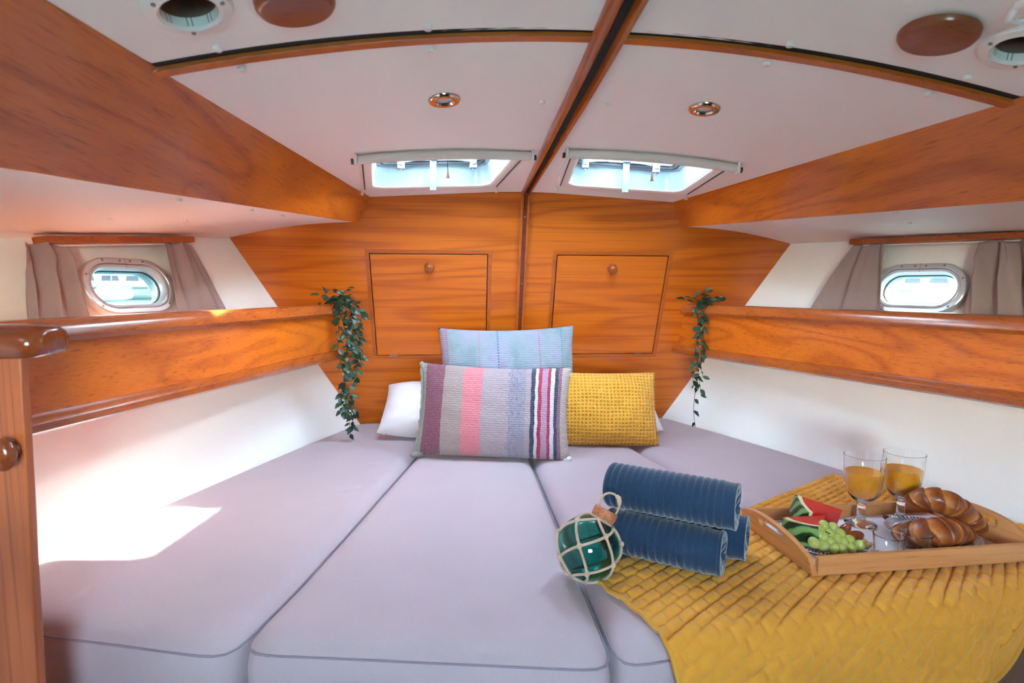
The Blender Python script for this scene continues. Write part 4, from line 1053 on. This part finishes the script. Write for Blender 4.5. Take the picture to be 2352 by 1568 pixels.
# goblets with juice
t = NT('orange_juice'); v = t.coord('Object'); n1 = t.noise(v, 60, 2); t.col(t.mix(n1, lin(250, 150, 16), lin(255, 184, 48))); t.set(Roughness=.3); t.b.inputs['Subsurface Weight'].default_value = .4
t.b.inputs['Subsurface Radius'].default_value = (.02, .008, .002); t.b.inputs['Subsurface Scale'].default_value = .5; M_JUICE = t.m
M_GREEN = glassmat('greenish_pressed_glass', (.99, 1, .995, 1), 0, 1.45)
def goblet(c, label):
    g = thing('goblet', label, 'glass', c, 'juice goblets'); c = Vector(c); SEG = 56
    def flute(prof, z0, z1, amp):
        secs = []
        for r, z in [(q[0]*.94, q[1]) for q in prof]:
            k = amp*max(0, min(1, (z-z0)/.012))*max(0, min(1, (z1-z)/.02)); secs.append([c+Vector((r*(1+k*cos(14*2*pi*j/SEG))*cos(2*pi*j/SEG), r*(1+k*cos(14*2*pi*j/SEG))*sin(2*pi*j/SEG), z)) for j in range(SEG)])
        return B().loft(secs)
    outer = [(.0001, .0), (.028, .0), (.0325, .0012), (.0325, .0028), (.022, .0062), (.011, .010), (.0088, .016), (.0085, .034), (.0092, .0405), (.0105, .042), (.0105, .0445), (.0094, .046), (.0105, .0475), (.0118, .050), (.0160, .053), (.0245, .060), (.0320, .071), (.0362, .084), (.0385, .100), (.0398, .118), (.0408, .136), (.0415, .150)]
    inner = [(.0402, .1502), (.0394, .136), (.0384, .118), (.0371, .100), (.0347, .084), (.0303, .071), (.0225, .061), (.012, .0555), (.0001, .0545)]
    flute(outer+inner, .052, .148, .012).obj('glass_body', M_GREEN, g, True, angle=60)
    jl = [(.0001, .0552), (.0117, .0560), (.0220, .0615), (.0297, .0714), (.0340, .0842), (.0363, .100), (.0373, .114), (.0374, .1155), (.0001, .1155)]
    flute(jl, .060, .118, .010).obj('juice', M_JUICE, g, True, angle=50)
goblet((.624, 1.086, .6206), 'goblet of orange juice standing behind the watermelon and dates')
goblet((.722, 1.096, .6206), 'goblet of orange juice standing behind the croissants')
def tumbler(c, label, r, h):
    c = Vector(c)
    B().lathe([(.0001, 0), (r*.80, 0), (r*.84, .002), (r, h), (r-.0012, h+.0006), (r-.0022, h), (r*.84-.0022, .007), (.0001, .006)], c, None, 44).obj('tumbler', M_CLEAR, None, True, angle=40, origin=c, label=label, cat='glass', group='small empty tumblers')
tumbler((.572, .944, .6206), 'small empty clear tumbler next to the grapes', .0265, .043)
tumbler((.629, .945, .6206), 'small empty clear tumbler in front of the croissants', .0255, .044)
# watermelon
t = NT('watermelon_rind'); v = t.coord('Object', (1, 1, 1)); w1 = t.n('ShaderNodeTexWave', bands_direction='DIAGONAL'); w1.inputs['Scale'].default_value = 20; w1.inputs['Distortion'].default_value = 3.5; w1.inputs['Detail'].default_value = 2
t.l(v, w1.inputs[0]); t.col(t.ramp(w1.outputs['Fac'], [(.3, lin(24, 50, 28)), (.5, lin(50, 92, 46)), (.62, lin(112, 150, 84)), (1, lin(132, 166, 100))])); t.set(Roughness=.3); M_RIND = t.m
t = NT('watermelon_flesh'); v = t.coord('Object'); n1 = t.noise(v, 90, 3); t.col(t.mix(n1, lin(196, 28, 26), lin(226, 74, 60))); t.set(Roughness=.35); t.b.inputs['Subsurface Weight'].default_value = .2; t.b.inputs['Subsurface Radius'].default_value = (.01, .003, .002); t.bump(n1, .4, .001); M_FLESH = t.m
M_PITH = plain('watermelon_pith', lin(222, 220, 176), .4)
def melon(apex, dirv, half, R, thick, tilt, label):
    apex = Vector(apex); d = Vector(dirv).normalized(); up = Vector((0, 0, 1)); sd_ = d.cross(up).normalized(); up = sd_.cross(d).normalized()
    Rt = Matrix.Rotation(tilt, 3, d); sd_ = Rt @ sd_; up = Rt @ up
    r = thing('watermelon_slice', label, 'watermelon', apex, 'watermelon slices')
    def sec(r0, r1, z):
        n = 12; A = [apex+(d*cos(half*(2*i/n-1))+sd_*sin(half*(2*i/n-1)))*r1+up*z for i in range(n+1)]
        if r0 <= 0: return A+[apex+up*z]
        return A+[apex+(d*cos(half*(1-2*i/n))+sd_*sin(half*(1-2*i/n)))*r0+up*z for i in range(n+1)]
    for nm, r0, r1, m in (('flesh', 0, R*.85, M_FLESH), ('pith', R*.85, R*.935, M_PITH), ('rind', R*.935, R, M_RIND)):
        B().loft([sec(r0, r1, -thick/2), sec(r0, r1, thick/2)]).obj(nm, m, r, bevel=.0006 if nm == 'rind' else 0)
melon((.507, 1.030, .6475), (-.93, -.36, 0), rad(27), .088, .040, rad(8), 'watermelon slice with its striped rind toward the grapes, in front of the other slice')
melon((.556, 1.058, .6490), (-1, .12, .16), rad(20), .092, .038, rad(-14), 'watermelon slice showing its red cut face, leaning behind the other slice')
# grapes
t = NT('green_grape'); v = t.coord('Object'); n1 = t.noise(v, 150, 2); t.col(t.mix(n1, lin(150, 160, 72), lin(192, 196, 118))); t.set(Roughness=.25); t.b.inputs['Subsurface Weight'].default_value = .5; t.b.inputs['Subsurface Radius'].default_value = (.006, .008, .003); M_GRAPE = t.m
GR = [(.4719, .9853, .6673), (.4861, .9821, .6641), (.4598, .9792, .6612), (.4749, .9749, .6569), (.4555, .973, .655), (.4606, .9704, .6524), (.496, .9729, .6549), (.4385, .9637, .6457), (.4542, .9592, .6412), (.4714, .9628, .6448), (.4871, .9679, .6499), (.4954, .9615, .6435), (.5092, .9652, .6472), (.5055, .9564, .6384), (.5241, .9572, .6392), (.473, .9556, .6376), (.4865, .9542, .6362), (.478, .972, .640), (.500, .976, .638), (.460, .975, .638), (.480, .984, .650)]
gb = B().sphere((0, 0, 0), (.0102, .0102, .0122), 16, 10)
gme = None
rnd = random.Random(3)
for i, p in enumerate(GR):
    p = Vector(p)-Vector((0, .000, .001))
    if gme is None:
        o = B().sphere(p, (.0102, .0102, .0122), 16, 10).obj('grape', M_GRAPE, None, True, origin=p); gme = o.data
    else:
        o = bpy.data.objects.new('grape', gme); COL.objects.link(o); o.location = p
    o.rotation_euler = (rnd.uniform(-.9, .9), rnd.uniform(-.9, .9), rnd.uniform(0, 3))
    props(o, 'green grape in the bunch heaped before the watermelon', 'grape', 'green grapes of one bunch')
B().tube([(.462, .972, .664), (.470, .966, .660), (.478, .970, .655), (.492, .968, .652), (.510, .962, .648)], .0011, 6).obj('twig', M_STEM, None, True, label='thin brown stalk running through the green grapes', cat='stem')
# dates and nuts
t = NT('date_skin'); v = t.coord('Object'); n1 = t.noise(v, 120, 3); t.col(t.mix(n1, lin(92, 34, 14), lin(176, 84, 30))); t.set(Roughness=.22); t.b.inputs['Coat Weight'].default_value = .5; t.bump(n1, .4, .002); M_DATE = t.m
rnd = random.Random(8); dme = None
for i, (p, rz, rx) in enumerate((((.540, 1.020, .642), .4, .6), ((.526, 1.000, .640), 1.2, .9), ((.541, .997, .6345), 1.5, .8), ((.556, 1.008, .6345), 1.4, 1.5))):
    if dme is None: o = B().sphere(p, (.0092, .0092, .0150), 16, 10).obj('date', M_DATE, None, True, origin=p); dme = o.data
    else: o = bpy.data.objects.new('date', dme); COL.objects.link(o); o.location = p
    o.rotation_euler = (rx, .2, rz)
    props(o, 'glossy brown date on the fruit plate between grapes and goblet', 'date', 'brown dates')
M_NUT = fabric('peanut_shell', lin(198, 150, 104), .2, 300, .8)
nme = None
for i, p in enumerate(((.5445, .978, .6335), (.544, .967, .6335), (.5545, .969, .634), (.532, .984, .633), (.553, .980, .634))):
    if nme is None: o = B().sphere(p, (.0045, .0045, .006), 10, 8).obj('nut', M_NUT, None, True, origin=p); nme = o.data
    else: o = bpy.data.objects.new('nut', nme); COL.objects.link(o); o.location = p
    o.rotation_euler = (1.3, 0, i*1.1)
    props(o, 'small tan nut at the plate edge beside the grapes', 'nut', 'small nuts')
# croissants
t = NT('croissant_crust'); tc = t.n('ShaderNodeTexCoord'); sx = t.n('ShaderNodeSeparateXYZ'); t.l(tc.outputs['UV'], sx.inputs[0])
v = t.coord('Object'); n1 = t.noise(v, 40, 3, .6); n2 = t.noise(t.coord('Object', (1, 1, 1)), 260, 3)
fr_ = t.math('FRACT', t.math('ADD', sx.outputs[0], t.math('MULTIPLY', n1, .0)))
a = t.math('ADD', fr_, t.math('MULTIPLY_ADD', n1, .9, -.45))
c1 = t.ramp(a, [(.0, lin(214, 148, 84)), (.22, lin(190, 110, 48)), (.5, lin(148, 72, 28)), (.8, lin(106, 44, 18)), (1, lin(152, 80, 36))])
t.col(t.mix(t.math('MULTIPLY', n2, .3), c1, lin(120, 54, 20))); t.set(Roughness=.38); t.b.inputs['Coat Weight'].default_value = .15; t.bump(t.math('ADD', n2, t.math('MULTIPLY', n1, 2)), .5, .002); M_CROI = t.m
def croissant(ctrl, Rm, label, segs=7, seed=1, flat=.85):
    P = [Vector(p) for p in ctrl]
    def cat(t_):
        n = len(P)-1; f = min(t_*n, n-1e-6); i = int(f); f -= i
        p0, p1, p2, p3 = P[max(i-1, 0)], P[i], P[i+1], P[min(i+2, n)]
        return .5*((2*p1)+(p2-p0)*f+(2*p0-5*p1+4*p2-p3)*f*f+(3*p1-p0-3*p2+p3)*f**3)
    rnd = random.Random(seed); N = 110; SG = 30; b = B(); uv = []; secs = []
    for i in range(N+1):
        t_ = i/N; c = cat(t_); tg = (cat(min(1, t_+.01))-cat(max(0, t_-.01))).normalized()
        sd_ = tg.cross(Vector((0, 0, 1))).normalized(); up = sd_.cross(tg)
        env = max(.02, sin(pi*min(1, max(0, .04+.92*t_))))**.62
        ring_ = []
        for j in range(SG):
            an = 2*pi*j/SG
            ph = t_*segs+.35*sin(an+.6)*(1 if t_ < .5 else -1); f = ph-math.floor(ph)
            if t_ > .5: f = 1-f
            st = .86+.20*(1-(1-f)**2.2)
            r = Rm*env*st*(1+.03*sin(3*an+seed))
            ring_.append(c+sd_*cos(an)*r+up*sin(an)*r*flat); uv.append((f, an/6.28))
        secs.append(ring_)
    b.loft(secs); b.uv = uv
    return b.obj('croissant', M_CROI, None, True, angle=70, label=label, cat='croissant', group='golden croissants')
croissant([(.640, 1.012, .640), (.645, .985, .645), (.672, .966, .653), (.712, .966, .654), (.752, .978, .646), (.782, .998, .638)], .0305, 'golden brown croissant lying flat on the plate with its bend toward the tumblers', 7, 2)
croissant([(.680, 1.036, .690), (.700, 1.024, .699), (.730, 1.012, .699), (.762, 1.004, .684), (.788, .988, .660), (.799, .974, .645)], .0285, 'golden brown croissant propped on top of the other one', 7, 5)

# ------------------------------------------------------------------ the harbour outside
t = NT('harbour_water'); v = t.coord('Object', (1, 1, 1)); n1 = t.noise(v, .8, 4, .6); t.col(t.mix(n1, lin(70, 140, 140), lin(130, 186, 184))); t.set(Roughness=.25); t.bump(n1, .6, .3); M_WATER = t.m
B().add([(-300, -300, -.35), (300, -300, -.35), (300, 300, -.35), (-300, 300, -.35)], [(0, 1, 2, 3)]).obj('water', M_WATER, None, label='teal rippled harbour water outside the portholes', kind='stuff', origin=(0, 0, -.35))
M_BGEL = plain('boat_white', lin(206, 206, 206), .35); M_BGREY = plain('boat_grey_hull', lin(170, 172, 174), .4); M_BWIN = plain('boat_dark_window', lin(70, 76, 84), .2); M_BTAN = plain('boat_tan_canvas', lin(200, 164, 110), .8); M_BBLUE = plain('boat_blue_canvas', lin(70, 104, 140), .7); M_BTEXT = plain('boat_lettering', lin(120, 130, 138), .5); M_BRED = plain('boat_red_mark', lin(200, 120, 116), .5)
def yacht(cx, cy, Ln, label, hullmat, canvas, flip=1, text=None, kindd='yacht'):
    c = Vector((cx, cy, -.40)); view = Vector((cx+.22, cy, 0)).normalized(); along = Vector((-view.y, view.x, 0))*flip; acr = Vector((0, 0, 1)).cross(along)
    r = thing(kindd, label, 'boat', c, 'boats moored in the harbour')
    def P(a, s_, z): return c+along*a*Ln+acr*s_+Vector((0, 0, z))
    bw = Ln*.15
    secs = []
    for f, wd, sh in ((-.5, .80, 1.55), (-.3, .95, 1.5), (0, 1.0, 1.55), (.25, .85, 1.75), (.42, .42, 1.95), (.5, .03, 2.1)):
        secs.append([P(f, -bw*wd, sh), P(f, -bw*wd*.93, .5), P(f, -bw*wd*.6, 0), P(f, bw*wd*.6, 0), P(f, bw*wd*.93, .5), P(f, bw*wd, sh)])
    B().loft(secs).obj('hull', hullmat, r, True, angle=40)
    B().loft([[P(f, -bw*.62, 1.4), P(f, bw*.62, 1.4), P(f, bw*.5, 1.4+h), P(f, -bw*.5, 1.4+h)] for f, h in ((-.36, 1.25), (-.05, 1.35), (.14, .9), (.26, .3))]).obj('deckhouse', M_BGEL, r)
    for f0, f1 in ((-.33, -.24), (-.21, -.12), (-.09, .0), (.03, .10)):
        for sg in (-1, 1):
            B().add([P(f0, sg*bw*.595, 1.75), P(f1, sg*bw*.595, 1.75), P(f1-.006, sg*bw*.55, 2.25), P(f0+.006, sg*bw*.55, 2.25)], [(0, 1, 2, 3)]).obj('window', M_BWIN, r)
    B().loft([[P(f, -bw*.6, 2.72), P(f, bw*.6, 2.72), P(f, bw*.6, 2.84), P(f, -bw*.6, 2.84)] for f in (-.48, -.02)]).obj('awning', canvas, r)
    for f in (-.46, -.2, -.04):
        for sg in (-1, 1): B().tube([P(f, sg*bw*.58, 1.5), P(f, sg*bw*.58, 2.75)], .03, 6).obj('stanchion', M_BGEL, r)
    for f0, f1 in ((-.2, -.10), (.06, .14)):
        for sg in (-1, 1): B().add([P(f0, sg*bw*1.006, 1.05), P(f1, sg*bw*1.006, 1.05), P(f1, sg*bw*1.006, 1.22), P(f0, sg*bw*1.006, 1.22)], [(0, 1, 2, 3)]).obj('hull_window', M_BWIN, r)
    B().tube([P(.02, 0, 1.5), P(.02, 0, 9.5)], .07, 8).obj('mast', M_BGEL, r)
    if text:
        cu = bpy.data.curves.new('name_text', 'FONT'); cu.body = text; cu.size = .62; cu.extrude = .005
        o = bpy.data.objects.new('name_lettering', cu); COL.objects.link(o)
        dg = bpy.context.evaluated_depsgraph_get(); me = bpy.data.meshes.new_from_object(o.evaluated_get(dg)); bpy.data.objects.remove(o)
        o = bpy.data.objects.new('name_lettering', me); COL.objects.link(o); me.materials.clear(); me.materials.append(M_BTEXT); o.parent = r
        xr = Vector((view.y, -view.x, 0)); m = Matrix((xr, Vector((0, 0, 1)), -view)).transposed().to_4x4(); m.translation = -view*(bw*1.02)+xr*1.35+Vector((0, 0, .62)); o.matrix_local = m
    return r
yacht(-31.0, 55.5, 15.0, 'large grey-white motor yacht with lettering seen through the clear porthole', M_BGREY, M_BGEL, -1, 'Speelwe')
yacht(-44.0, 62.0, 11.0, 'white motor yacht with tan awning seen through the clear porthole', M_BGEL, M_BTAN, -1)
yacht(36.0, 46.0, 14.0, 'white yacht with blue awning seen through the salt-spotted porthole', M_BGEL, M_BBLUE, 1)
yacht(55.0, 50.0, 11.0, 'pale grey yacht far behind the salt-spotted glass', M_BGREY, M_BGEL, 1)
dg0 = Vector((-28.8, 50.0, -.30)); dn = thing('dinghy', 'bright white inflatable dinghy afloat before the large motor yacht', 'boat', dg0)
vv = Vector((dg0.x+.22, dg0.y, 0)).normalized(); al = Vector((vv.y, -vv.x, 0))
tubep = [dg0+al*x+vv*y+Vector((0, 0, .28+z)) for x, y, z in ((-1.3, -.6, 0), (.3, -.6, 0), (1.0, -.4, .08), (1.35, 0, .14), (1.0, .4, .08), (.3, .6, 0), (-1.3, .6, 0))]
B().tube(tubep, .27, 12).obj('inflatable_tube', M_BGEL, dn, True)
B().loft([[dg0+al*x+vv*y+Vector((0, 0, z)) for y, z in ((-.5, .05), (.5, .05), (.5, .35), (-.5, .35))] for x in (-1.2, .9)]).obj('dinghy_floor', M_BGREY, dn)
B().sphere(dg0+al*-.5+Vector((0, 0, .75)), (.5, .4, .45), 14, 10).obj('outboard_cover', M_BGEL, dn, True)
